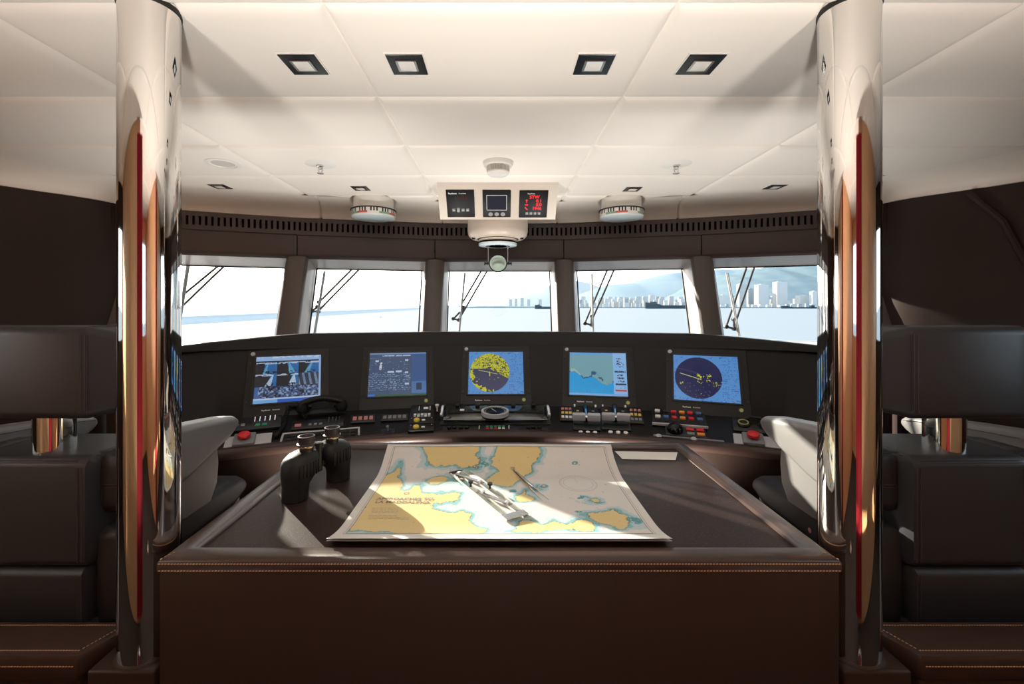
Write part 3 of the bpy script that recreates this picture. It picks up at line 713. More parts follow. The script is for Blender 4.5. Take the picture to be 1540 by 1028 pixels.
# handset with coiled cord
q, w, d = dev('button_panel', 'dark panel with pink label and small toggles under the telephone handset', 'switch panel', 444, 513, 632, 645); plate(q, w, d, .012, M['black'])
cap(q, -w * .38, -d * .1, .01, w * .12, d * .3, .006, M['pink'])
for i in range(4): o = obj('toggle', B().cyl((w * (.2 + .07 * i), d * .2, .01), (w * (.2 + .07 * i) + .004, d * .3, .035), .004, 8), M['steel'], q)
for i in range(3): cap(q, -w * .15 + i * w * .1, -d * .1, .01, w * .06, d * .2, .006, M['grey'])
q, w, d = dev('telephone_handset', 'black telephone handset with a coiled cord, right of the leftmost display', 'telephone', 454, 516, 613, 630)
b = B(); L = w * .98; secs = []
for i in range(17):
    t = i / 16; x = (t - .5) * L * .86; z = .085 + .030 * math.sin(PI * t); hw = .020 + .006 * abs(2 * t - 1)
    secs.append([(x, yy, z + zz) for yy, zz in rr(hw, .016, .010)])
b.loft(secs)
obj('grip', b, M['rubber'], q)
for sg, nm in ((-1, 'earpiece'), (1, 'mouthpiece')): obj(nm, B().lathe([(.026, .022), (.036, .030), (.038, .05), (.030, .082), (.016, .100), (.001, .104)], T(sg * L * .42, 0, 0), 24), M['rubber'], q)
obj('cradle', B().rbox((0, .0, .012), (L * 1.02, .07, .024), .006, 2).rbox((-L * .3, .03, .03), (.03, .02, .03), .004, 1).rbox((L * .3, .03, .03), (.03, .02, .03), .004, 1), M['black'], q)
cp = [at_d(461, 629, con_at(461, 632).y), con_at(446, 624) + Vector((0, 0, .06)), con_at(434, 626) + Vector((0, 0, .07)), con_at(428, 645) + Vector((0, 0, .03)), con_at(420, 655) + Vector((0, 0, .02)), con_at(412, 660) + Vector((0, 0, .012))]
sp = []
for i in range(len(cp) - 1):
    for k_ in range(90):
        p = cp[i].lerp(cp[i + 1], k_ / 90); a = (i * 90 + k_) * .55; ax = (cp[i + 1] - cp[i]).normalized(); u = ax.cross(Vector((0, 1, .3))).normalized(); v = ax.cross(u); sp.append(p + (u * math.cos(a) + v * math.sin(a)) * .012)
obj('coiled_cord', B().tube(sp, .0035, 5), M['rubber'], q, True, 60)
# keyboard tray with silver frame
q, w, d = dev('keyboard_tray', 'flush keyboard with a light grey frame behind the binoculars', 'keyboard', 430, 536, 648, 668); plate(q, w, d, .006, M['black'])
b = B()
for sx, sy, lx, ly in ((0, 1, w, .012), (0, -1, w, .012), (1, 0, .012, d), (-1, 0, .012, d)): b.rbox((sx * (w / 2 - .006), sy * (d / 2 - .006), .007), (lx, ly, .008), .002, 1)
obj('frame', b, M['lightgrey'], q)
for r_ in range(3):
    for c_ in range(12): cap(q, (c_ - 5.5) * w * .074, (r_ - 1) * d * .24, .005, w * .060, d * .17, .006, M['bezel'], 'key')
# strips of push buttons in plain colours
for x0, x1, y0, y1, lab, cols in ((529, 563, 625, 637, 'narrow strip of four pink push buttons below the second display', ['pink'] * 4), (574, 613, 624, 634, 'narrow strip of grey push buttons right of the pink strip', ['grey'] * 5)):
    q, w, d = dev('push_button_strip', lab, 'button strip', x0, x1, y0, y1, 'push button strips'); plate(q, w, d, .012, M['black'])
    for i, cc in enumerate(cols): cap(q, (i - (len(cols) - 1) / 2) * w * .9 / len(cols), 0, .01, w * .62 / len(cols), d * .45, .006, M[cc])
q, w, d = dev('joystick', 'small black joystick in front of the second display', 'joystick', 572, 594, 646, 658); plate(q, w, d, .01, M['black'])
knob(q, 0, 0, .008, .022, .012, M['rubber'], 'boot', .5); obj('stick', B().cyl((0, 0, .01), (.004, 0, .05), .005, 10).lathe([(.004, .046), (.010, .052), (.008, .06), (.001, .062)], n=14), M['grey'], q)
# winch control box with yellow knobs
q, w, d = dev('control_box', 'black control box with two yellow knobs and a white keypad, left of the hinged cover', 'control box', 617, 652, 612, 657); plate(q, w, d, .022, M['black'])
for i, yy in enumerate((-.36, -.14)):
    obj('module', B().rbox((0, d * yy, .030), (w * 1.02, d * .2, .024), .003, 2), M['bezel'], q)
    obj('yellow_knob', B().lathe([(.020, .042), (.018, .052), (.012, .056), (.0005, .057)], T(-w * .2, d * yy, 0), 18), M['yellow'], q)
    cap(q, w * .08, d * yy, .040, w * .14, d * .04, .006, M['ink'], 'label_plate')
    for sx in (-.42, .42): knob(q, w * sx, d * (yy + .07), .04, .004, .004, M['lightgrey'], 'screw')
for r_ in range(2):
    for c_ in range(5): cap(q, (c_ - 2) * w * .15, d * (.08 + .06 * r_), .021, w * .11, d * .045, .005, M['ink'] if (c_ + r_) % 2 else M['lightgrey'], 'key')
b = B(); b.box((w * .15, d * .36, .0225), (w * .2, d * .07, .002)).box((-w * .15, d * .36, .0225), (w * .03, d * .14, .002)).box((w * .33, d * .36, .0225), (w * .03, d * .14, .002)); obj('symbol', b, M['ink'], q, smooth=0)
q, w, d = dev('toggle_lever', 'small white lever beside the control box with yellow knobs', 'lever', 653, 662, 613, 626); knob(q, 0, 0, 0, .012, .008, M['black'], 'base'); obj('paddle', B().cyl((0, 0, .004), (0, .004, .03), .005, 10).cyl((0, .004, .028), (0, .008, .055), .006, 10, .014), M['white'], q)
# steering controls under a hinged smoked cover
q, w, d = dev('steering_panel', 'autopilot panel with a round dial under a smoked hinged cover, below the middle display', 'control panel', 664, 826, 613, 640); plate(q, w, d, .012, M['bezel'])
obj('smoked_cover', B().rbox((0, d * .02, .030), (w * .94, d * .9, .012), .003, 2), M['cover'], q)
DM = T(-.002, -d * .10, .018) @ RX(R(-14))
obj('dial_ring', B().lathe([(.094, .014), (.094, .040), (.086, .042), (.078, .040), (.078, .036)], DM, 48), M['lightgrey'], q)
b = B().lathe([(.078, .0365), (.001, .0365)], DM, 40); obj('dial_face', b, M['gloss_black'], q)
b = B()
for i in range(24): b.box((0, .068, .0372), (.003, .012 if i % 3 == 0 else .007, .001), DM @ RZ(2 * PI * i / 24))
b.box((0, .02, .0372), (.004, .07, .001), DM @ RZ(.5)); obj('dial_scale', b, M['ink'], q, smooth=0)
for sg in (-1, 1):
    obj('handle', B().tube([(sg * w * .49, -d * .22, .01), (sg * w * .49, -d * .22, .05), (sg * w * .485, d * .0, .075), (sg * w * .48, d * .3, .06), (sg * w * .48, d * .36, .01)], .012, 10), M['steel'], q, smooth=70)
    cap(q, sg * w * .17 - w * .0, d * .38, .03, .03, d * .14, .02, M['black'], 'hinge'); cap(q, sg * w * .36, d * .38, .03, .03, d * .14, .02, M['black'], 'hinge')
    cap(q, sg * w * .30, -d * .1, .012, w * .16, d * .22, .01, M['gloss_black'], 'readout')
    for i in range(5): cap(q, sg * w * .22 + sg * i * w * .045, d * .2, .012, w * .03, d * .12, .008, M['grey'], 'key')
cap(q, -w * .31, d * .12, .034, w * .04, d * .1, .004, M['ink'], 'label_plate')
q, w, d = dev('button_panel', 'row of dials and coloured push buttons before the smoked cover', 'switch panel', 666, 824, 641, 651); plate(q, w, d, .010, M['black'])
for xx in (-.44, -.39, -.33, -.27, .31, .36, .42): knob(q, w * xx, 0, .008, .013, .018, M['bezel'])
cc = ['green', 'green', 'green', 'green', 'green', 'red', 'grey', 'red', 'ink', 'ink', 'lightgrey', 'green', 'pink', 'yellow', 'lightgrey']
for i, c_ in enumerate(cc): cap(q, w * (-.075 + .038 * (i % 5)), d * (.3 - .3 * (i // 5)), .008, w * .026, d * .2, .006, M[c_])
for sx in (-.155, .13): cap(q, w * sx, 0, .008, .005, d * .9, .004, M['ink'], 'label_plate')
# engine throttles
for x0, x1, side in ((862, 900, 'left'), (905, 945, 'right')):
    q, w, d = dev('throttle', 'engine throttle with two grey paddles on a chrome stalk, %s one of the pair' % side, 'throttle', x0, x1, 612, 648, 'engine throttles'); plate(q, w, d, .012, M['black'])
    obj('quadrant', B().rbox((0, d * .12, .024), (.03, d * .6, .036), .008, 3), M['gloss_black'], q)
    obj('stalk', B().cyl((0, d * .12, .05), (0, -d * .22, .062), .007, 12), M['chrome'], q)
    for sg in (-1, 1): obj('paddle', B().rbox((sg * .048, -d * .24, .058), (.084, .03, .050), .006, 3), M['lightgrey'], q)
    obj('hub', B().cyl((-.02, -d * .24, .058), (.02, -d * .24, .058), .010, 12), M['steel'], q)
    for sg in (-1, 1): cap(q, sg * w * .42, d * .47, .01, .012, .026, .012, M['ink'], 'label_plate')
    for i in range(5): cap(q, w * (-.3 + .15 * i), d * .25 - d * .1 * (i % 2), .01, w * .1, d * .05, .008, M['yellow'] if i % 3 == 0 else M['grey'], 'key')
q, w, d = dev('button_panel', 'low panel with pink and amber keys left of the throttles', 'switch panel', 842, 862, 612, 634); plate(q, w, d, .012, M['black'])
for r_ in range(3):
    for c_ in range(3): cap(q, (c_ - 1) * w * .28, (r_ - 1) * d * .28, .010, w * .2, d * .14, .006, M[('ink', 'yellow', 'pink')[r_]], 'key')
q, w, d = dev('button_panel', 'low panel with amber and pink keys right of the throttles', 'switch panel', 946, 966, 614, 638); plate(q, w, d, .012, M['black'])
for r_ in range(3):
    for c_ in range(3): cap(q, (c_ - 1) * w * .28, (r_ - 1) * d * .28, .010, w * .2, d * .14, .006, M[('grey', 'yellow', 'pink')[r_]], 'key')
for x0, x1, side in ((868, 900, 'left'), (913, 946, 'right')):
    q, w, d = dev('push_button_strip', 'three white push buttons in front of the %s throttle' % side, 'button strip', x0, x1, 649, 655, 'white push buttons'); plate(q, w, d, .008, M['black'])
    for i in range(3): obj('button', B().lathe([(.014, .006), (.014, .014), (.008, .018), (.0005, .018)], T((i - 1) * w * .33, 0, 0), 14), M['white'], q)
# coloured lever panel
q, w, d = dev('lever_panel', 'tilted panel of white, red, orange and blue toggle caps below the rightmost display', 'switch panel', 985, 1056, 623, 643); plate(q, w, d, .02, M['black'])
obj('edge', B().rbox((0, -d * .5, .018), (w * 1.02, .010, .018), .002, 1), M['lightgrey'], q)
cols = ['white', 'blue', 'red', 'orange', 'red', 'blue']
for r_ in range(2):
    for i, c_ in enumerate(cols):
        c2_ = c_ if r_ or i != 1 else 'black'; x = w * (-.40 + .155 * i); y = d * (.22 - .42 * r_)
        t_ = obj('toggle', B().cyl((x, y, .018), (x, y, .04), .006, 10), M['steel'], q)
        obj('toggle_cap', B().rbox((x, y, .045), (.034, .026, .016), .006, 2), M[c2_], t_)
q, w, d = dev('trackball', 'black domed trackball with red and orange keys in front of the coloured toggles', 'trackball', 1004, 1058, 643, 658); plate(q, w, d, .012, M['black'])
obj('ball', B().lathe([(.046, .008), (.048, .02), (.040, .042), (.022, .056), (.0005, .06)], T(-w * .26, 0, 0), 28), M['gloss_black'], q)
for i, c_ in enumerate(('red', 'red', 'grey', 'orange')): cap(q, w * (.12 + .24 * (i % 2)), d * (.2 - .42 * (i // 2)), .010, w * .18, d * .24, .008, M[c_])
q, w, d = dev('button_panel', 'flat grey plate with two round buttons and one red key', 'switch panel', 988, 1082, 658, 668); plate(q, w, d, .006, M['grey'])
for xx in (-.42, .08): obj('button', B().lathe([(.018, .005), (.018, .016), (.014, .020), (.0005, .02)], T(w * xx, d * .1, 0), 16), M['lightgrey'], q)
cap(q, w * .32, 0, .005, w * .06, d * .3, .006, M['red'])
q, w, d = dev('headset', 'black headset with a yellow green ring lying below the rightmost display', 'headset', 1108, 1164, 632, 652); plate(q, w, d, .012, M['black'], 'stand')
obj('ear_ring', B().lathe([(.030, .012), (.030, .03), (.023, .03), (.023, .016)], T(-w * .26, 0, 0), 24), mat('olive_ring', (.34, .36, .12), .45), q)
obj('ear_cushion', B().lathe([(.036, .010), (.038, .02), (.032, .026)], T(-w * .26, 0, 0), 24).lathe([(.036, .010), (.038, .03), (.028, .038), (.001, .039)], T(w * .22, 0, 0), 24), M['rubber'], q)
obj('headband', B().tube([(-w * .26, .03, .02), (-w * .1, .05, .035), (w * .1, .05, .035), (w * .22, .03, .03)], .009, 8), M['rubber'], q, smooth=60)

# ================================================================ chart table
k = thing('chart_table', 'brown leather chart table with padded rim and glossy dark top, front and centre', 'table', T(0, 1.685, 0))
HT = -.690; X1, D0, D1 = .930, 1.180, 2.19
obj('body', B().rbox((0, (D0 + D1) / 2, (CZ - .725) / 2), (2 * X1, D1 - D0, CZ - .725), .006, 2), M['leather'], k, True)
def frame_sweep(prof):
    b = B(); secs = []
    for o, h in prof: secs.append([tuple(W(x, d, h)) for x, d in ((-X1 - o, D0 - o), (X1 + o, D0 - o), (X1 + o, D1 + o), (-X1 - o, D1 + o))])
    return b.loft(secs, caps=False)
obj('rim', frame_sweep([(0, -.728), (.003, -.724), (.003, -.702), (-.002, -.696), (-.010, -.691), (-.024, -.688), (-.042, -.688), (-.056, -.692), (-.066, -.699), (-.068, -.712)]), M['rim'], k, True, 50)
b = B(); y = D0 - .0035
for h in (-.7035, -.7225): b.stitches([W(-X1, y, h), W(X1, y, h)], up=(0, -1, 0))
for sg in (-1, 1): b.stitches([W(sg * (X1 + .0035), D0, -.7035), W(sg * (X1 + .0035), D1, -.7035)], up=(sg, 0, 0)); b.stitches([W(sg * (X1 - .001), D0, -.6945), W(sg * (X1 - .026), D0 + .028, -.6875)])
obj('stitching', b, M['thread'], k, True, 0)
obj('glossy_top', B().box((0, (D0 + D1) / 2, CZ - .7145), (2 * X1 - .13, D1 - D0 - .13, .02)), M['desk'], k, True, 0)
b = B(); b.loft([[tuple(at_h(x, 825.5, -.7035) + Vector((dx, dy, 0))) for dx, dy in rr(.088, .018, .018, 6)] for x, in ((750,),)] + [[tuple(at_h(750, 825.5, -.7005) + Vector((dx, dy, 0))) for dx, dy in rr(.088, .018, .018, 6)]])
obj('finger_pull', b, mat('teal_black', (.006, .016, .016), .15), k, True)
# flat white strip at the back of the table
b = B(); pts = [at_h(x, y, -.7025) for x, y in ((925, 678.5), (1019, 680), (1016, 691.5), (936, 690))]
n_ = Vector((0, 0, .0012)); b.add(pts + [p + n_ for p in pts], [(0, 1, 2, 3), (7, 6, 5, 4), (0, 4, 5, 1), (1, 5, 6, 2), (2, 6, 7, 3), (3, 7, 4, 0)])
setp(obj('white_strip', b, M['paper'], smooth=0), 'small blank white strip at the far right corner of the chart table', 'paper')
# the chart
cw, cd = 1.003, .715; nu, nv = 300, 214
u = np.linspace(0, 1, nu + 1); v = np.linspace(0, 1, nv + 1); U, Vv = np.meshgrid(u, v)
def chart_h(U, V): return -.702 + .028 * np.clip(1 - V / .22, 0, 1) ** 2 + .078 * np.clip((V - .70) / .30, 0, 1) ** 1.7 + .0022 * np.sin(U * 9 + V * 3) * np.clip(V * 3, 0, 1) * .6 + .006 * np.exp(-((V - .90) / .05) ** 2) * np.sin(U * 5 + .8)
def chart_d(V): return 1.250 + cd * (V - .03 * np.clip((V - .7) / .3, 0, 1) ** 2)
def pxuv(px, py):
    p = at_h(px, py, -.700); vv = (p.y - 1.250) / cd
    for _ in range(6):
        h = float(chart_h(np.array(.5), np.array(min(1.1, vv)))); p = at_h(px, py, h); vv = (p.y - 1.250) / cd
    return ((p.x + .5) / cw, vv)
LAND = [[(520, 800), (560, 733), (583, 712), (601, 706), (604, 722), (612, 732), (625, 726), (645, 738), (680, 737), (696, 741), (698, 752), (684, 757), (662, 761), (656, 764), (672, 767), (698, 766), (708, 772), (702, 782), (712, 790), (722, 797), (700, 800)],
        [(630, 690), (648, 681), (690, 672), (738, 671), (724, 690), (716, 703), (690, 706), (664, 704), (636, 700)], [(760, 671), (800, 672), (803, 693), (800, 712), (791, 718), (776, 722), (762, 712), (748, 703), (752, 690), (756, 680)],
        [(648, 722), (664, 714), (690, 711), (704, 717), (697, 727), (676, 724), (660, 728)], [(734, 722), (752, 712), (776, 719), (771, 731), (757, 732), (743, 727)], [(786, 736), (791, 736), (792, 750), (786, 752)],
        [(780, 797), (785, 786), (800, 781), (816, 786), (834, 780), (850, 786), (868, 784), (886, 788), (905, 790), (900, 797)], [(883, 772), (900, 765), (922, 768), (936, 776), (948, 786), (958, 796), (925, 797), (905, 786)], [(888, 751), (904, 751), (906, 756), (890, 757)], [(804, 728), (814, 728), (812, 737), (806, 736)]]
SHOAL = [(733, 684, .055, .07), (724, 700, .05, .05), (866, 700, .02, .025), (815, 731, .03, .03), (905, 727, .03, .02), (890, 753, .06, .045), (872, 748, .04, .03), (955, 783, .03, .04), (866, 770, .03, .012), (775, 741, .05, .05)]
def sdist(P, U, V):
    A = np.array(P); Bp = np.roll(A, -1, 0); dmin = np.full(U.shape, 9.); ins = np.zeros(U.shape, bool)
    for (ax, ay), (bx, by) in zip(A, Bp):
        ex, ey = bx - ax, by - ay; t = np.clip(((U - ax) * ex + (V - ay) * ey) / (ex * ex + ey * ey + 1e-12), 0, 1)
        dmin = np.minimum(dmin, np.hypot(U - ax - t * ex, (V - ay - t * ey) * .71)); c_ = ((ay > V) != (by > V)) & (U < ex * (V - ay) / (ey + 1e-12) + ax); ins ^= c_
    return np.where(ins, dmin, -dmin)
def chart_col(U, V):
    wob = (fbm(U * 13, V * 9, 31, 6) - .485) * .115
    s = np.full(U.shape, -9.)
    for P in LAND: s = np.maximum(s, sdist([pxuv(*p) for p in P], U, V))
    s = s + wob
    c = np.zeros(U.shape + (3,)); c[:] = lin(232, 230, 226)
    land, sh, bl = lin(236, 212, 148), lin(136, 196, 204), lin(196, 218, 224)
    m1 = np.full(U.shape, 9.)
    for x, y, a, b_ in SHOAL:
        q = pxuv(x, y); m1 = np.minimum(m1, np.hypot((U - q[0]) / a, (V - q[1]) / b_))
    nn = fbm(U * 40, V * 30, 5, 4)
    c[(s > -.030)] = bl; c[(s > -.013)] = sh
    c[(m1 < 1.0) & (nn > .42)] = bl; c[(m1 < .85) & (nn > .45)] = lin(105, 178, 190); c[(m1 < .6) & (nn > .50)] = lin(74, 150, 166)
    c[s > 0] = land; c[(m1 < .5) & (nn > .60)] = land
    c[(np.abs(s) < .0016)] = lin(120, 130, 120)
    tiny = vnoise(U * 210, V * 150, 3); c[(s < -.03) & (tiny > .965)] = lin(190, 190, 196); c[(s > .006) & (tiny > .97)] = lin(205, 175, 105)
    mg = (U < .035) | (U > .965) | (V < .085) | (V > .985); c[mg] = lin(232, 230, 226)
    return c
CC = chart_col(U, Vv) * .76
me = bpy.data.meshes.new('chart'); Hh = chart_h(U, Vv); n = (nu + 1) * (nv + 1); idx = np.arange(n).reshape(nv + 1, nu + 1)
lift = np.stack([(U - .5) * cw, chart_d(Vv), Hh + CZ], -1).reshape(-1, 3)
C0 = Vector((0, 1.6, CZ - .702)); quads = np.stack([idx[:-1, :-1], idx[:-1, 1:], idx[1:, 1:], idx[1:, :-1]], -1).reshape(-1, 4)
me.from_pydata((lift - np.array(C0)).tolist(), [], quads.tolist())
ca = me.color_attributes.new('Col', 'FLOAT_COLOR', 'POINT'); ca.data.foreach_set('color', np.concatenate([CC.reshape(-1, 3), np.ones((n, 1))], 1).astype(np.float32).ravel())
mch, t_, p_ = nt('printed_chart'); at = t_.nodes.new('ShaderNodeAttribute'); at.attribute_name = 'Col'; t_.links.new(at.outputs['Color'], p_.inputs['Base Color']); p_.inputs['Roughness'].default_value = .6

me.materials.append(mch); me.polygons.foreach_set('use_smooth', [True] * len(me.polygons))
CH = bpy.data.objects.new('nautical_chart', me); COL.objects.link(CH); CH.location = C0; ROOT[CH.name] = Matrix.Translation(C0)
setp(CH, 'large paper sea chart with yellow land and blue shallows spread on the table', 'chart')
q = B(); vs = []
step = 6; U2, V2 = np.meshgrid(np.linspace(0, 1, 51), np.linspace(0, 1, 37)); H2 = chart_h(U2, V2) - .0035 - .006 * np.clip(1 - V2 / .2, 0, 1); idx = np.arange(51 * 37).reshape(37, 51)
q.add(np.stack([(U2 - .5) * cw * 1.002, chart_d(V2) + .004, H2 + CZ], -1).reshape(-1, 3).tolist(), np.stack([idx[:-1, :-1], idx[:-1, 1:], idx[1:, 1:], idx[1:, :-1]], -1).reshape(-1, 4).tolist())
obj('folded_under_sheet', q, M['paper'], CH, True, 60)
def on_chart(uu, vv, e=.0006): return Vector(((uu - .5) * cw, float(chart_d(np.array(vv))), CZ + float(chart_h(np.array(uu), np.array(vv))) + e))
def chart_line(b, pts, wd):
    P = [on_chart(*p) for p in pts]
    for a, c in zip(P[:-1], P[1:]):
        t = (c - a).normalized(); x = Vector((-t.y, t.x, 0)).normalized() * wd / 2; b.add([a - x, a + x, c + x, c - x], [(0, 1, 2, 3)])
b = B()
def lerp2(p, q_, n=24): return [(p[0] + (q_[0] - p[0]) * i / n, p[1] + (q_[1] - p[1]) * i / n) for i in range(n + 1)]
for g_, wd in ((.035, .0022), (.028, .0012)):
    e0, e1, f0, f1 = g_, 1 - g_, g_ + .05, 1 - g_ * .5
    for p, q_ in (((e0, f0), (e1, f0)), ((e1, f0), (e1, f1)), ((e1, f1), (e0, f1)), ((e0, f1), (e0, f0))): chart_line(b, lerp2(p, q_), wd)
obj('border', b, M['ink_grey'], CH, True, 0)
cr = pxuv(870, 727); b = B()
for rad, wd in ((.073, .0014), (.058, .0010)): chart_line(b, [(cr[0] + rad / cw * math.cos(a), cr[1] + rad / cd * math.sin(a)) for a in [2 * PI * i / 64 for i in range(65)]], wd)
for i in range(36): a = 2 * PI * i / 36; chart_line(b, [(cr[0] + r_ / cw * math.cos(a), cr[1] + r_ / cd * math.sin(a)) for r_ in (.066, .073)], .0010)
chart_line(b, [(cr[0], cr[1]), (cr[0] - .006, cr[1] + .075)], .001); obj('compass_rose', b, mat('plum_print', (.35, .26, .38), .8), CH, True, 0)
def chart_text(s, px, py, size, bold=False, m='ink_grey'):
    uu, vv = pxuv(px, py); p = on_chart(uu, vv, .001); text('title' if bold else 'print', s, size, M[m], CH, ROOT[CH.name].inverted() @ T(*p), 'CENTER', bold, .0001)
chart_text('APPROACHES TO', 610, 750.5, .026, True); chart_text('LA MADDALENA', 606, 755.5, .026, True)
b = B()
for (x0, x1, y, nrow) in ((560, 600, 765, 4), (555, 600, 776, 3), (598, 616, 779, 2)):
    for i in range(nrow):
        a = pxuv(x0, y + i * 2.2); c = pxuv(x1, y + i * 2.2); vv = a[1]
        uu = a[0]
        while uu < c[0]: l_ = random.uniform(.006, .018); chart_line(b, [(uu, vv), (min(c[0], uu + l_), vv)], .0035); uu += l_ + .004
obj('small_print', b, mat('faded_print', (.42, .36, .25), .8), CH, True, 0)
a_ = pxuv(612, 742); pc = on_chart(*a_); obj('crest', B().lathe([(.010, 0), (.007, .0002)], T(*pc), 18, caps=False), M['ink_grey'], CH, True, 0)
# parallel ruler
HRL = -.694
A0, A1, B0, B1 = at_h(673.4, 709, HRL), at_h(761.7, 784.5, HRL), at_h(702, 702.7, HRL), at_h(802, 776, HRL)
dv = ((A1 - A0) + (B1 - B0)).normalized(); dv.z = 0; dv.normalize(); pv = Vector((-dv.y, dv.x, 0)); pv = pv if pv.x > 0 else -pv
m = frame((A0 + A1 + B0 + B1) / 4, dv, pv if dv.cross(pv).z > 0 else -pv); m.translation.z = CZ - .6985
k = thing('parallel_ruler', 'clear parallel ruler with metal link arms lying on the chart', 'ruler', m)
inv = m.inverted(); la = [inv @ p for p in (A0, A1, B0, B1)]; wy = (abs(la[0].y) + abs(la[2].y)) / 2; L = (A1 - A0).length * .985
for sg in (-1, 1):
    o = obj('bar', B().rbox((sg * .006, sg * (wy - .017), .0035), (L, .030, .0045), .0012, 1), M['acrylic'], k)
    obj('white_edge', B().box((sg * .006, sg * (wy - .0035), .0036), (L, .004, .0052)).box((sg * .006, sg * (wy - .0305), .0036), (L, .003, .0052)), M['white'], k, smooth=0)
obj('end_plate', B().rbox((L * .45, 0, .0042), (.036, wy * 1.95, .006), .001, 1), M['steel'], k)
obj('end_plate', B().rbox((-L * .478, 0, .0042), (.012, wy * 1.95, .006), .001, 1), M['gloss_black'], k)
ym = wy - .017
for xx in (-L * .27, L * .17):
    m2 = frame((xx, 0, .009), (.11, 2 * ym * .7, 0), (-2 * ym * .7, .11, 0)); o = obj('link_arm', B().rbox((0, 0, 0), (.15, .016, .004), .0015, 1, m2), M['grey'], k)
    for sg in (-1, 1): obj('rivet', B().lathe([(.007, .004), (.007, .017), (.005, .019), (.001, .019)], T(xx + sg * .058, sg * ym * .62, 0), 14), M['steel'], k)
for xx, sg in ((-L * .13, -1), (-L * .02, 1)): obj('finger_knob', B().lathe([(.005, .005), (.004, .014), (.010, .020), (.010, .027), (.001, .029)], T(xx, sg * ym, 0), 16), M['black'], k)
# dividers
P0_, P1_, P2_ = at_h(771, 706, -.692), at_h(816, 752.6, -.6985), at_h(825.5, 751, -.6985)
k = thing('dividers', 'steel chart dividers lying right of the ruler on the chart', 'dividers', Matrix.Translation((P0_ + P1_ + P2_) / 3))
for p in (P1_, P2_):
    mid = P0_.lerp(p, .62); mid.z += .001
    b = B(); b.cyl(P0_, mid, .0052, 10, .0048); b.cyl(mid, P0_.lerp(p, .70), .0048, 10, .0035); b.cyl(P0_.lerp(p, .70), p, .0024, 8, .0006); obj('leg', b, M['chrome'], k, True)
b = B(); ax = Vector((0, 0, 1)); b.cyl(P0_ - ax * .007, P0_ + ax * .009, .010, 18); b.cyl(P0_, P0_ - (P1_ - P0_).normalized() * .022, .005, 10); obj('hinge', b, M['steel'], k, True)
# binoculars
O = Vector((-.700, 1.667)); ax = Vector((.42, .907)).normalized(); pr = Vector((ax.y, -ax.x)); E_ = Vector((-.690, 1.66))
k = thing('binoculars', 'black rubber binoculars standing upright on the left of the table', 'binoculars', T(O.x, O.y, CZ - .7045))
def ell(c, ra, rp, z, e=2.6, n=28):
    out = []
    for q in range(n):
        t = 2 * PI * q / n; ca_, sa_ = math.cos(t), math.sin(t); x = ra * abs(ca_) ** (2 / e) * (1 if ca_ > 0 else -1); y = rp * abs(sa_) ** (2 / e) * (1 if sa_ > 0 else -1)
        out.append((c.x + ax.x * x + pr.x * y, c.y + ax.y * x + pr.y * y, z))
    return out
zb = CZ - .7045
for sg, nm in ((-1, 'left'), (1, 'right')):
    def at_(s_): return O + ax * sg * s_
    b = B()
    prof = [(.103, .040, .040, 0, 2), (.103, .045, .045, .003, 2), (.103, .046, .046, .03, 2), (.101, .047, .047, .055, 2.1), (.090, .058, .050, .078, 2.4), (.083, .065, .053, .098, 2.6), (.080, .066, .054, .125, 2.7), (.076, .062, .050, .143, 2.6), (.071, .050, .044, .156, 2.4), (.066, .034, .034, .163, 2.1), (.064, .026, .026, .166, 2)]
    b.loft([ell(at_(s_), ra, rp, zb + z, e) for s_, ra, rp, z, e in prof])
    for q in range(7):       # grip ribs following the side of the prism housing
        ss = -.042 + .014 * q; rp_ = .0535 * (1 - abs(ss / .066) ** 2.6) ** (1 / 2.6); c = at_(.080 + ss)
        for s2 in (1, -1): b.rbox((0, 0, 0), (.006, .005, .05), .002, 2, frame((c.x + pr.x * s2 * rp_, c.y + pr.y * s2 * rp_, zb + .108), (ax.x, ax.y, 0), (pr.x, pr.y, 0)))
    obj('barrel', b, M['rubber'], k, True, 50)
    ce = E_ + ax * sg * .062
    me_ = T(ce.x, ce.y, zb)
    obj('eyepiece', B().lathe([(.024, .160), (.024, .178), (.022, .180), (.022, .188)], me_, 28), M['black'], k, True)
    obj('brass_ring', B().lathe([(.0255, .178), (.0265, .180), (.0265, .186), (.0255, .188)], me_, 28), M['brass'], k, True)
    obj('eyecup', B().lathe([(.0235, .187), (.033, .188), (.033, .193), (.0285, .195), (.0285, .217), (.0300, .221), (.0245, .222), (.020, .207), (.001, .205)], me_, 32), mat('lit_eyecup_rubber', (.035, .030, .030), .4), k, True, 45)  # paler than the barrels: light caught by the rims is in the colour
c = (O + E_) / 2
b = B(); b.lathe([(.013, .07), (.013, .165), (.016, .167), (.016, .178), (.001, .180)], T(c.x, c.y, zb), 20); p0 = c - ax * .05; p1 = c + ax * .05
for z in (.145, .095): b.rbox((0, 0, 0), (.11, .016, .022), .005, 2, frame((c.x, c.y, zb + z), (ax.x, ax.y, 0), (pr.x, pr.y, 0)))
obj('hinge_bridge', b, M['black'], k, True)
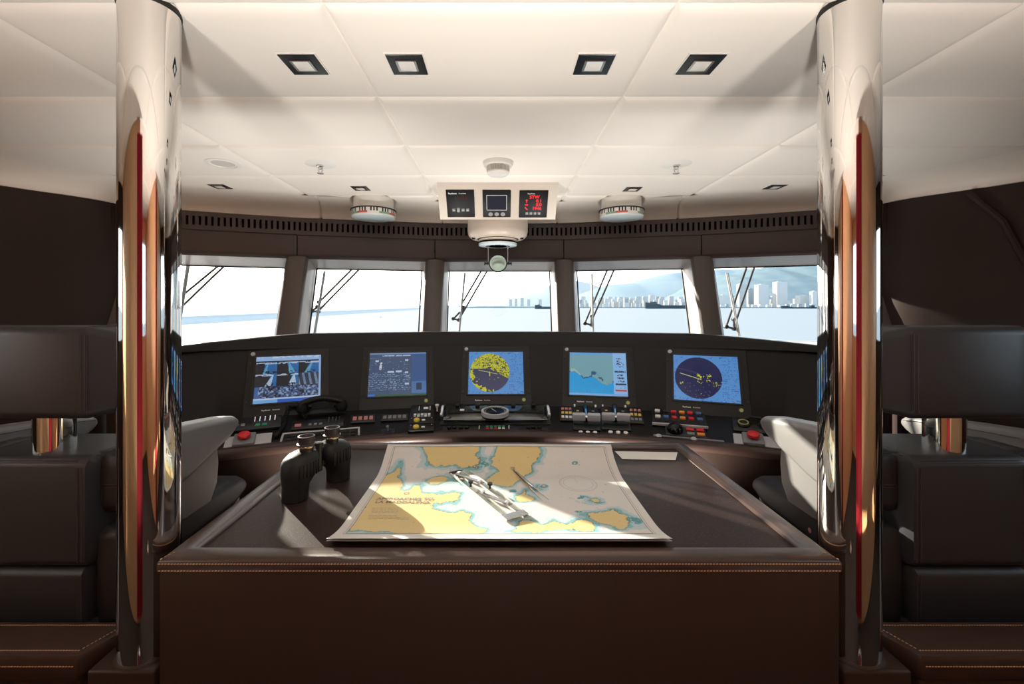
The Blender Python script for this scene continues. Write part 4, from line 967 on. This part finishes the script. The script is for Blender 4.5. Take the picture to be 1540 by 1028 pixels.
# ================================================================ helm chairs (seen from behind)
def cushion(b, secs_, n=6, crown=0.):
    "secs_: (axis position, centre y, centre z, half y, half z, corner radius) along local x"
    return b.loft([[(x, cy + p, cz + q) for p, q in rr(hy, hz, r, n)] for x, cy, cz, hy, hz, r in secs_])
def end_round(x, cy, cz, hy, hz, r, sg, e=.03):
    return [(x + sg * e * math.sin(a), cy, cz, hy - e * (1 - math.cos(a)), hz - e * (1 - math.cos(a)), max(.006, r - e * .4 * (1 - math.cos(a)))) for a in (R(25), R(50), R(75), R(89))]
def helm_chair(lab, x):
    k = thing('helm_chair', lab, 'chair', T(x, 1.46, 0), 'helm chairs')
    # headrest: flat rear with tapering wings
    b = B(); core = [(-.19, .075, 1.27, .075, .158, .03), (.19, .075, 1.27, .075, .158, .03)]
    def wing(sg):
        return [(sg * .198, .077, 1.27, .073, .155, .03), (sg * .24, .09, 1.268, .066, .145, .03), (sg * .29, .105, 1.264, .055, .128, .028)] + end_round(sg * .29, .105, 1.264, .055, .128, .028, sg, .03)
    cushion(b, wing(-1)[::-1] + core + wing(1)); hd = obj('headrest', b, M['chair'], k, smooth=50)
    for sg in (-1, 1):
        b = B()
        for e in (.186, .199):
            b.tube([(sg * e, -.0015 + (.002 if e > .19 else 0), z) for z in (1.14, 1.27, 1.40)], .0017, 5)
            b.tube([(sg * e, .0 + .01 * q, 1.4265 + .0015) for q in (3, 6, 10, 12)], .0017, 5)
        b.stitches([(sg * .180, -.0006, 1.135), (sg * .180, -.0006, 1.405)], up=(0, -1, 0)); b.stitches([(sg * .2045, .0012, 1.135), (sg * .2045, .0012, 1.405)], up=(0, -1, 0))
        obj('headrest_seam', b, M['thread_dark'], hd, smooth=40)
    obj('headrest_post', B().lathe([(.058, .97), (.058, 1.13)], T(0, .095, 0), 40), M['chrome'], k)
    # upper back: shell with wings, crowned top
    b = B(); cushion(b, [(-.215, .17, .79, .135, .165, .03)] + [(-.20, .15, .795, .15, .185, .035), (-.182, .15, .797, .15, .19, .035), (.182, .15, .797, .15, .19, .035), (.20, .15, .795, .15, .185, .035)] + [(.215, .17, .79, .135, .165, .03)])
    bk = obj('backrest', b, M['chair'], k, smooth=50)
    b = B()
    for sg in (-1, 1):
        for e in (.176, .188): b.tube([(sg * e, -.001 + (.001 if e > .18 else 0), z) for z in (.63, .8, .95)], .0017, 5)
        b.stitches([(sg * .171, -.0006, .63), (sg * .171, -.0006, .95)], up=(0, -1, 0)); b.stitches([(sg * .193, .0012, .63), (sg * .193, .0012, .95)], up=(0, -1, 0))
    for z in (.968, .975): b.tube([(x_, .002 if z < .97 else .004, z) for x_ in (-.17, 0, .17)], .0015, 5)
    obj('backrest_seam', b, M['thread_dark'], bk, smooth=40)
    # bolsters at the flanks of the shell, shoulders over them
    for sg in (-1, 1):
        def er(x, cy, cz, hy, hz, r): return end_round(x, cy, cz, hy, hz, r, 1, .03)
        b = B(); secs = [(.18, .165, .955, .125, .030, .025), (.22, .175, .952, .115, .032, .025), (.27, .19, .948, .10, .032, .025)] + er(.29, .195, .945, .09, .03, .025)
        cushion(b, [(sg * a, *r_) for a, *r_ in secs]); w0 = obj('shoulder', b, M['chair'], k, smooth=60)
        b = B(); b.tube([(sg * .19, .036, .978), (sg * .23, .055, .981), (sg * .28, .085, .977)], .0016, 5); obj('shoulder_seam', b, M['thread_dark'], w0, smooth=40)
        b = B(); secs = [(.200, .155, .875, .085, .085, .05), (.206, .155, .877, .105, .100, .05), (.222, .155, .878, .116, .110, .05), (.29, .16, .878, .112, .108, .05)] + er(.29, .16, .878, .112, .108, .05)
        cushion(b, [(sg * a, *r_) for a, *r_ in secs], 8); w_ = obj('side_bolster', b, M['chair'], k, smooth=60)
        b = B()
        for z in (.868, .877): b.tube([(sg * x_, y_, z) for x_, y_ in ((.203, .10, ), (.208, .048), (.222, .0385), (.25, .040), (.295, .047))], .0016, 5)
        obj('bolster_seam', b, M['thread_dark'], w_, smooth=40)
        b = B(); secs = [(.197, .155, .555, .095, .150, .04), (.203, .155, .556, .115, .165, .04), (.218, .155, .556, .125, .172, .04), (.29, .16, .556, .12, .170, .04)] + er(.29, .16, .556, .12, .17, .04)
        cushion(b, [(sg * a, *r_) for a, *r_ in secs], 8); hb = obj('hip_bolster', b, M['chair'], k, smooth=60)
        b = B(); b.stitches([(sg * .285, .0385, .41), (sg * .285, .0385, .69)], up=(0, -1, 0)); obj('hip_seam', b, M['thread_dark'], hb, smooth=0)
    b = B(); cushion(b, [(-.196, .12, .507, .105, .085, .02), (-.186, .115, .507, .115, .098, .025), (.186, .115, .507, .115, .098, .025), (.196, .12, .507, .105, .085, .02)]); lw = obj('lower_back', b, M['chair'], k, smooth=50)
    b = B()
    for sg in (-1, 1):
        for e in (.176, .187): b.tube([(sg * e, .0, z) for z in (.43, .5, .585)], .0015, 5)
    obj('lower_seam', b, M['thread_dark'], lw, smooth=40)
    # arms: deep padded panels tapering forwards
    for sg in (-1, 1):
        b = B(); secs = []
        for y, zt, zb_, hw in ((.06, 1.045, .80, .045), (.12, 1.045, .79, .05), (.26, 1.03, .82, .052), (.40, 1.012, .865, .052), (.50, .998, .893, .050), (.555, .985, .915, .045), (.58, .97, .93, .036), (.588, .958, .940, .02)):
            secs.append([(sg * .332 + p, y, (zt + zb_) / 2 + q) for p, q in rr(hw, (zt - zb_) / 2, .028, 5)])
        b.loft(secs); ar = obj('armrest', b, M['pad'], k, smooth=50)
        b = B()
        for e in (.0535,): b.tube([(sg * .332 - sg * e, y, z) for y, z in ((.10, 1.02), (.26, 1.007), (.40, .99), (.50, .976), (.55, .966))], .0015, 5)
        obj('arm_seam', b, M['thread_dark'], ar, smooth=40)
        b = B(); secs = []
        for z, y0, y1 in ((.66, .22, .42), (.72, .19, .46), (.80, .16, .47), (.90, .14, .46)): secs.append([(sg * .325 + p, (y0 + y1) / 2 + q, z) for p, q in rr(.034, (y1 - y0) / 2, .03, 5)])
        b.loft(secs); obj('arm_support', b, M['pad'], k, smooth=50)
    b = B(); secs = []
    for y, hz, zc in ((.20, .05, .605), (.22, .065, .605), (.30, .07, .605), (.62, .065, .60), (.70, .055, .595), (.735, .035, .59)): secs.append([(p, y, zc + q) for p, q in rr(.335 - (.02 if y > .69 else 0), hz, .035, 5)])
    b.loft(secs); st = obj('seat', b, M['chair'], k, smooth=50)
    b = B()
    for sg in (-1, 1): b.stitches([(sg * .328, .25, .655), (sg * .328, .66, .648)], up=(sg, 0, 0))
    obj('seat_seam', b, M['thread_dark'], st, smooth=0)
    obj('seat_pan', B().rbox((0, .46, .525), (.60, .50, .05), .01, 2), M['black'], k)
    obj('pedestal', B().lathe([(.17, 0), (.17, .02), (.10, .05), (.075, .10), (.075, .50)], T(0, .42, 0), 40), M['steel'], k)
    for sg in (-1, 1):
        s_ = obj('belt_strap', B().rbox((sg * .288, .33, .71), (.004, .045, .12), .0015, 1), M['rubber'], k); obj('belt_buckle', B().rbox((sg * .282, .33, .765), (.014, .05, .03), .004, 2), M['black'], s_)
    return k
c1 = helm_chair('charcoal leather helm chair behind the left pillar, seen from the back', -1.600)
c2_ = dup(c1, T(1.600, 1.46, 0), 'leather helm chair behind the right pillar with its arm in sunlight')
b = B(); b.lathe([(.010, 0), (.001, .001)], T(-.3365, .30, .585) @ RY(-PI / 2), 16); obj('seat_badge', b, M['pink'], c2_)

# ================================================================ wipers outside the windows
def wiper(i, lab, blade, arms, br):
    P = [glass_pt(i, *p, e=.05) for p in blade]
    m = Matrix.Translation((P[0] + P[1]) / 2); k = thing('window_wiper', lab, 'wiper', m, 'wipers outside the windows')
    b = B(); b.tube([P[0], P[0].lerp(P[1], .3), P[0].lerp(P[1], .7), P[1]], .011, 8); b.tube([p + Vector((0, -.02, 0)) for p in P], .005, 6); obj('blade', b, M['grey'], k, True)
    for a in arms:
        A = [glass_pt(i, *p, e=.075) for p in a]; ext = A[0] + (A[0] - A[1]).normalized() * .12
        obj('arm', B().tube([ext, A[1]], .009, 8), M['black'], k, True)
    c = [glass_pt(i, *p, e=.065) for p in br]; b = B()
    for a, d_ in zip(c[:-1], c[1:]): b.tube([a, d_], .010, 6)
    for a in c: b.cyl(a + Vector((0, -.015, 0)), a + Vector((0, .015, 0)), .018, 10)
    obj('bracket', b, M['black'], k, True)
wiper(0, 'wiper outside the leftmost window beside the left pillar', [(284, 396), (268, 500)], [[(326.7, 401), (272, 446)], [(336, 401), (266, 468)]], [(272, 446), (268, 470), (262, 466)])
wiper(1, 'wiper outside the second window from left', [(488.5, 408), (473, 503)], [[(526, 408), (480, 454)], [(537, 408), (479, 467)]], [(480, 454), (479, 468), (468, 468), (478, 461)])
wiper(2, 'wiper outside the middle window, its blade left of centre', [(699, 410), (690.5, 498)], [[(722, 410), (692, 461)], [(731, 410), (689, 482)]], [(697, 462), (690, 481), (682, 479), (696, 464)])
wiper(3, 'wiper outside the second window from right', [(889.6, 412), (891.8, 498)], [[(911.5, 410), (879.5, 486)], [(921.5, 410), (891, 479)]], [(890, 475), (889, 488), (879.5, 486)])
wiper(4, 'wiper outside the rightmost window beside the right pillar', [(1093, 411), (1111, 505)], [[(1122.5, 403), (1092, 491)], [(1134, 403), (1107, 482)]], [(1104, 480), (1104, 494), (1092, 491)])

# ================================================================ the harbour outside
SEA = CZ - 10.
m, t, p = nt('harbour_water'); t.nodes.remove(p); p = t.nodes.new('ShaderNodeBsdfDiffuse'); p.inputs['Color'].default_value = (.064, .082, .100, 1); gl = t.nodes.new('ShaderNodeBsdfGlossy'); gl.inputs['Roughness'].default_value = .38; mx = t.nodes.new('ShaderNodeMixShader'); mx.inputs[0].default_value = .15; t.links.new(p.outputs[0], mx.inputs[1]); t.links.new(gl.outputs[0], mx.inputs[2]); t.links.new(mx.outputs[0], t.nodes['Material Output'].inputs[0])
tc = t.nodes.new('ShaderNodeTexCoord'); mp = t.nodes.new('ShaderNodeMapping'); mp.inputs['Scale'].default_value = (.02, .10, 1); n = t.nodes.new('ShaderNodeTexNoise'); n.inputs['Scale'].default_value = 6; n.inputs['Detail'].default_value = 6
b_ = t.nodes.new('ShaderNodeBump'); b_.inputs['Strength'].default_value = .25; b_.inputs['Distance'].default_value = .5
t.links.new(tc.outputs['Object'], mp.inputs[0]); t.links.new(mp.outputs[0], n.inputs['Vector']); t.links.new(n.outputs['Fac'], b_.inputs['Height']); t.links.new(b_.outputs['Normal'], p.inputs['Normal']); t.links.new(b_.outputs['Normal'], gl.inputs['Normal'])
b = B(); b.add([(-9000, -300, SEA), (9000, -300, SEA), (9000, 30000, SEA), (-9000, 30000, SEA)], [(0, 1, 2, 3)]); setp(obj('sea', b, m, smooth=0), kind='structure')
def hz_mat(name, c1, c2, sc, rough=1.):  # distance haze is mixed straight into these base colours
    m, t, p = nt(name); tc = t.nodes.new('ShaderNodeTexCoord'); n = t.nodes.new('ShaderNodeTexNoise'); n.inputs['Scale'].default_value = sc; n.inputs['Detail'].default_value = 6
    r = t.nodes.new('ShaderNodeMixRGB'); r.inputs[1].default_value = (*c1, 1); r.inputs[2].default_value = (*c2, 1); t.links.new(tc.outputs['Object'], n.inputs['Vector']); t.links.new(n.outputs['Fac'], r.inputs[0]); t.links.new(r.outputs[0], p.inputs['Base Color'])
    p.inputs['Roughness'].default_value = 1; p.inputs['Specular IOR Level'].default_value = 0; return m
def ridge(name, pts, D, depth, m, seed):
    "skyline given in photo px at distance D, built as a rounded hill mass of real depth"
    b = B(); xs_ = np.linspace(pts[0][0], pts[-1][0], 140); ys_ = np.interp(xs_, [a for a, _ in pts], [c for _, c in pts]); secs = []
    for x, y in zip(xs_, ys_):
        col = []
        top = max(2., (CY - y) * D / F) + 10
        for j in range(13):
            f = j / 12; dd = D - depth + depth * 1.8 * f; hh = top * math.sin(min(1, f / .62) * PI / 2) ** 1.1 if f < .62 else top * math.cos((f - .62) / .38 * PI / 2)
            hh *= 1 + .22 * (float(vnoise(np.array(x * .05), np.array(f * 5.), seed)) - .5) * math.sin(f * PI) * (abs(f - .62) > .1)
            col.append(((x - CX) * D / F * (1 + .0 * f), dd, SEA + max(hh, 0) - .2))
        secs.append(col)
    b.loft(secs, closed=False); return setp(obj(name, b, m, smooth=80), kind='structure')
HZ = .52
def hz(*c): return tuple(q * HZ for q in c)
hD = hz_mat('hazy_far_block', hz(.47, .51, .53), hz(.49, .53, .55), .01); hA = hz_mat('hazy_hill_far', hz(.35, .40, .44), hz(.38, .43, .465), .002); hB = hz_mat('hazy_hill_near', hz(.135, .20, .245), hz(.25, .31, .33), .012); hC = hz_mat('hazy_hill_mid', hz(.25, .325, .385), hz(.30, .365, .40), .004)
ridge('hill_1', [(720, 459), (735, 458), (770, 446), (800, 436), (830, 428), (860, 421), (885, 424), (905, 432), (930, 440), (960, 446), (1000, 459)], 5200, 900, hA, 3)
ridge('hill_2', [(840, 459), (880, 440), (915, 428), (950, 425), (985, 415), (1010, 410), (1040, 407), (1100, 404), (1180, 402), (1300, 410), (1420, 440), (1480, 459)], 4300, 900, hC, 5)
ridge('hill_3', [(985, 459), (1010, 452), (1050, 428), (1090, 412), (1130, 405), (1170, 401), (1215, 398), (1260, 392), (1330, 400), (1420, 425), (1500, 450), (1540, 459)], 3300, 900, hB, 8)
# shore strip
b = B(); D = 1620
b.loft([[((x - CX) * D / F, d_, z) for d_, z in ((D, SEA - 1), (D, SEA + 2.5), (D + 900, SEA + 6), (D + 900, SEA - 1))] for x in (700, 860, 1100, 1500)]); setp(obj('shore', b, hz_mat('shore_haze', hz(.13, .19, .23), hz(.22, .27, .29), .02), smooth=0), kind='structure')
bm_ = []
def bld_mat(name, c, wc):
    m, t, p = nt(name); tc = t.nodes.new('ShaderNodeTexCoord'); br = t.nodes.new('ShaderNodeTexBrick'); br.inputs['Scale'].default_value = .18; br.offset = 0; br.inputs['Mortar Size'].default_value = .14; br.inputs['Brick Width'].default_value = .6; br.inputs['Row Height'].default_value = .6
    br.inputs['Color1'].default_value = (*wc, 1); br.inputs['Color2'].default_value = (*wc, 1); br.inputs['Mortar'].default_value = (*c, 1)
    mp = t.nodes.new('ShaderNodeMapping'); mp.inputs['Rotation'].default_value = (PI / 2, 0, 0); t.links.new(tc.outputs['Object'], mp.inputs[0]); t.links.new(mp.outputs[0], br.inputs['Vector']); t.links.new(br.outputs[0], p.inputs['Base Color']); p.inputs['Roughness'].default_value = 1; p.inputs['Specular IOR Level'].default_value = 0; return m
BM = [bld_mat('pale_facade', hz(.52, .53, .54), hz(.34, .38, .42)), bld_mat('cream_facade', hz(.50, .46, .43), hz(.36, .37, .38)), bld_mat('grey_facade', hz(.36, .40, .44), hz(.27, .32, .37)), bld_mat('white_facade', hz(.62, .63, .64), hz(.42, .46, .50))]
def building(x, yb, w, h, D, m, lab, grp=None, roof=True):
    X = (x - CX) * D / F; ww = w * .74 * D / F; hh = h * D / F; dp = min(ww, 40) * .8; z0 = SEA + 2 + (CY - yb) * 0
    zt = CZ + (CY - (yb - h)) * D / F; bo = thing('building', lab, 'building', T(X, D, z0), grp)
    obj('block', B().box((0, 0, (zt - z0) / 2), (ww, dp, zt - z0)), m, bo, smooth=0)
    if roof: obj('roof_house', B().box((ww * random.uniform(-.2, .2), 0, zt - z0 + 1.5), (ww * .3, dp * .4, 3)), m, bo, smooth=0)
    return bo
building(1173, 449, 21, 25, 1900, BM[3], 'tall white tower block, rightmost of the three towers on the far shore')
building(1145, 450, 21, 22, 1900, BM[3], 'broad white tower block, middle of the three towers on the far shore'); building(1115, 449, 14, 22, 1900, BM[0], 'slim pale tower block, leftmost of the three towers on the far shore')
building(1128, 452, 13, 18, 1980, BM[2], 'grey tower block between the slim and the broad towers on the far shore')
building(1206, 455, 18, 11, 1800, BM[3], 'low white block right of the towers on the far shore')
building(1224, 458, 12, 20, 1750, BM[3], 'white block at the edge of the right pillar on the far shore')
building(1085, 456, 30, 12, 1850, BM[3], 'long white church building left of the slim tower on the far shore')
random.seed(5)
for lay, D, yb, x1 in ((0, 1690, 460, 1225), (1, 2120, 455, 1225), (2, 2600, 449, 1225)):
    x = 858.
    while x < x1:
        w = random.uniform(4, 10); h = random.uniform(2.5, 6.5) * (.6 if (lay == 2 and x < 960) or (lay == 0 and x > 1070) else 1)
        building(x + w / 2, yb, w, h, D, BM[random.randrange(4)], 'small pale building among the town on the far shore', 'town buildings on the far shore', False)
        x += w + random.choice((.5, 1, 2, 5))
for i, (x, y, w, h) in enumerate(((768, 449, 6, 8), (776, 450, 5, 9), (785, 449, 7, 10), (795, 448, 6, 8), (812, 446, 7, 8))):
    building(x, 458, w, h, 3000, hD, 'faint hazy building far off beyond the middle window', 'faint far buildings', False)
# breakwater, buoys and ships
bwA = at_h(180, 490, -9.2); bwB = at_h(660, 463.2, -9.2)
n_ = (bwB - bwA).normalized(); s_ = Vector((-n_.y, n_.x, 0)); b = B()
secs = []
for kx in range(25):
    c = bwA.lerp(bwB, kx / 24); jj = random.uniform(-.3, .3); secs.append([tuple(c + s_ * o + Vector((0, 0, z))) for o, z in ((-6, -.9), (-3, .9 + jj), (0, 1.6), (1.5, 3.1), (4, 3.1), (5, -.9))])
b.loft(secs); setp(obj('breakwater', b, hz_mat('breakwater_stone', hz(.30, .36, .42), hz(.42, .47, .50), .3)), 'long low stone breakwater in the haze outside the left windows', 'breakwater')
for i, (x, y, s_) in enumerate(((536, 470.5, .8), (572.5, 477, 1.1), (580, 466.5, .8))):
    p = at_h(x, y, -10.); o = thing('buoy', ('small buoy nearest the breakwater line outside the second window', 'larger dark buoy lowest in the second window', 'tiny buoy highest on the water in the second window')[i], 'buoy', Matrix.Translation(p), 'harbour buoys')
    obj('float', B().lathe([(s_ * .7, -.2), (s_ * .9, .3), (s_ * .7, .6), (.1, .7)], n=16), M['grey'], o); obj('marker', B().cyl((0, 0, .6), (0, 0, 1.2 * s_ + .6), .15 * s_, 8), M['grey'], o)
shipm = hz_mat('ship_hull_haze', hz(.030, .060, .09), hz(.045, .08, .11), .05)
def ship(x0, x1, yw, D, lab, sgn=1, tall=1.):
    L = (x1 - x0) * D / F; X = (x0 - CX) * D / F; k = thing('cargo_ship', lab, 'ship', T(X, D, SEA), 'ships'); b = B(); secs = []
    for t, hb, ht in ((0, .2, 9), (.02, 2, 8.6), (.12, 6, 7.6), (.24, 8, 6), (.26, 8, 4.6), (.9, 8, 4.6), (.97, 7, 5), (1, 6, 5)): secs.append([(t * L + (ht * .35 if t > 0.01 else 0) - 3 * (t < .02), y, z) for y, z in ((-hb * .6, -1), (-hb, ht * tall), (hb, ht * tall), (hb * .6, -1))])
    b.loft(secs); obj('hull', b, shipm, k, smooth=30)
    b = B(); b.rbox((L * .9, 0, 8 * tall), (L * .1, 10, 7 * tall), .3, 1); b.cyl((L * .15, 0, 6 * tall), (L * .15, 0, 11 * tall), .5, 8); b.rbox((L * .13, 0, 8.4 * tall), (L * .12, 7, 2.4 * tall), .3, 1); obj('superstructure', b, shipm, k); return k
ship(972, 1052, 463.5, 1350, 'long dark cargo ship, the larger one beyond the second window from right', tall=2.2); ship(806, 836, 464.5, 1250, 'small dark ship low on the water at the edge of the middle window', tall=1.3)
ship(1176, 1226, 461.5, 1400, 'low grey barge on the water in the rightmost window', tall=.9)

# ================================================================ light
wd = bpy.data.worlds.new('hazy_sky'); SC.world = wd; wd.use_nodes = True; t = wd.node_tree; bg = t.nodes['Background']
tc = t.nodes.new('ShaderNodeTexCoord'); sx = t.nodes.new('ShaderNodeSeparateXYZ'); t.links.new(tc.outputs['Generated'], sx.inputs[0])
# haze brightens towards the sun's side of the sky and the horizon
AZ, EL = R(43.7), R(14.5)
SD_ = Vector((-math.sin(AZ) * math.cos(EL), math.cos(AZ) * math.cos(EL), math.sin(EL)))
dp = t.nodes.new('ShaderNodeVectorMath'); dp.operation = 'DOT_PRODUCT'; dp.inputs[1].default_value = SD_; t.links.new(tc.outputs['Generated'], dp.inputs[0])
mr = t.nodes.new('ShaderNodeMapRange'); mr.inputs['From Min'].default_value = -.2; mr.inputs['From Max'].default_value = 1.; mr.inputs['To Min'].default_value = 0; mr.inputs['To Max'].default_value = 1
t.links.new(dp.outputs['Value'], mr.inputs['Value'])
cr = t.nodes.new('ShaderNodeValToRGB'); cr.color_ramp.elements[0].color = (.70, .86, 1.0, 1); cr.color_ramp.elements[1].color = (1.6, 1.5, 1.38, 1)
cr.color_ramp.elements.new(.55).color = (.92, .97, 1.0, 1)
t.links.new(mr.outputs[0], cr.inputs[0]); t.links.new(cr.outputs[0], bg.inputs[0]); bg.inputs[1].default_value = 3.0
sun = bpy.data.lights.new('sun', 'SUN'); sun.energy = 13.; sun.angle = R(.55); sun.color = (1, .90, .76)
so = bpy.data.objects.new('sun', sun); COL.objects.link(so); so.rotation_euler = (-SD_).to_track_quat('-Z', 'Y').to_euler(); so.location = (-20, 20, 20)

for x, d, en, tgt, lab in ((-.70, 2.33, 118, (-1.25, 3.55), 'in the walkway behind the chart table, left one'), (.70, 2.33, 118, (1.25, 3.55), 'in the walkway behind the chart table, right one'),
                      (0, -.35, 188, (0, -.05), 'inside the rear doorway, middle one'), (-1.0, .42, 50, (-.95, .75), 'in front of the rear doorway, left one'), (1.0, .42, 50, (.95, .75), 'in front of the rear doorway, right one')):
    k = thing('fill_uplight', 'round steel fill light added ' + lab, 'fill light', T(x, d, 0), 'added fill lights')  # unseen lamps added to brighten the ceiling, no such fittings known
    obj('ring', B().lathe([(.09, 0), (.09, .02), (.07, .024), (.07, .012), (.001, .012)], n=32), M['steel'], k)
    L_ = bpy.data.lights.new('fill_bulb', 'SPOT'); L_.energy = en; L_.color = (1, .95, .88); L_.spot_size = R(98 if d > 1 else 100 if d < 0 else 86); L_.spot_blend = .8; L_.shadow_soft_size = .06
    lo = bpy.data.objects.new('fill_bulb', L_); COL.objects.link(lo); lo.location = (x, d, .09); lo.rotation_euler = Vector((tgt[0] - x, tgt[1] - d, 2.28)).to_track_quat('-Z', 'Y').to_euler()
cam = bpy.data.cameras.new('camera'); co = bpy.data.objects.new('camera', cam); COL.objects.link(co); SC.camera = co
co.location = (0, 0, CZ); co.rotation_euler = (R(90), 0, 0); cam.sensor_fit = 'HORIZONTAL'; cam.sensor_width = 36; cam.lens = F / 1540 * 36
cam.shift_x = (770 - CX) / 1540; cam.shift_y = -(514 - CY) / 1540; cam.clip_start = .02; cam.clip_end = 60000
vs_ = SC.view_settings; vs_.view_transform = 'Standard'; vs_.look = 'None'; vs_.gamma = 1; vs_.use_curve_mapping = False; vs_.exposure = .55
SC.cycles.max_bounces = 10; SC.cycles.diffuse_bounces = 6; SC.cycles.glossy_bounces = 6; SC.cycles.transparent_max_bounces = 16; SC.cycles.sample_clamp_indirect = 8.; SC.cycles.caustics_reflective = True; SC.cycles.blur_glossy = 1.0; SC.cycles.caustics_refractive = False
SC.cycles.use_denoising = True
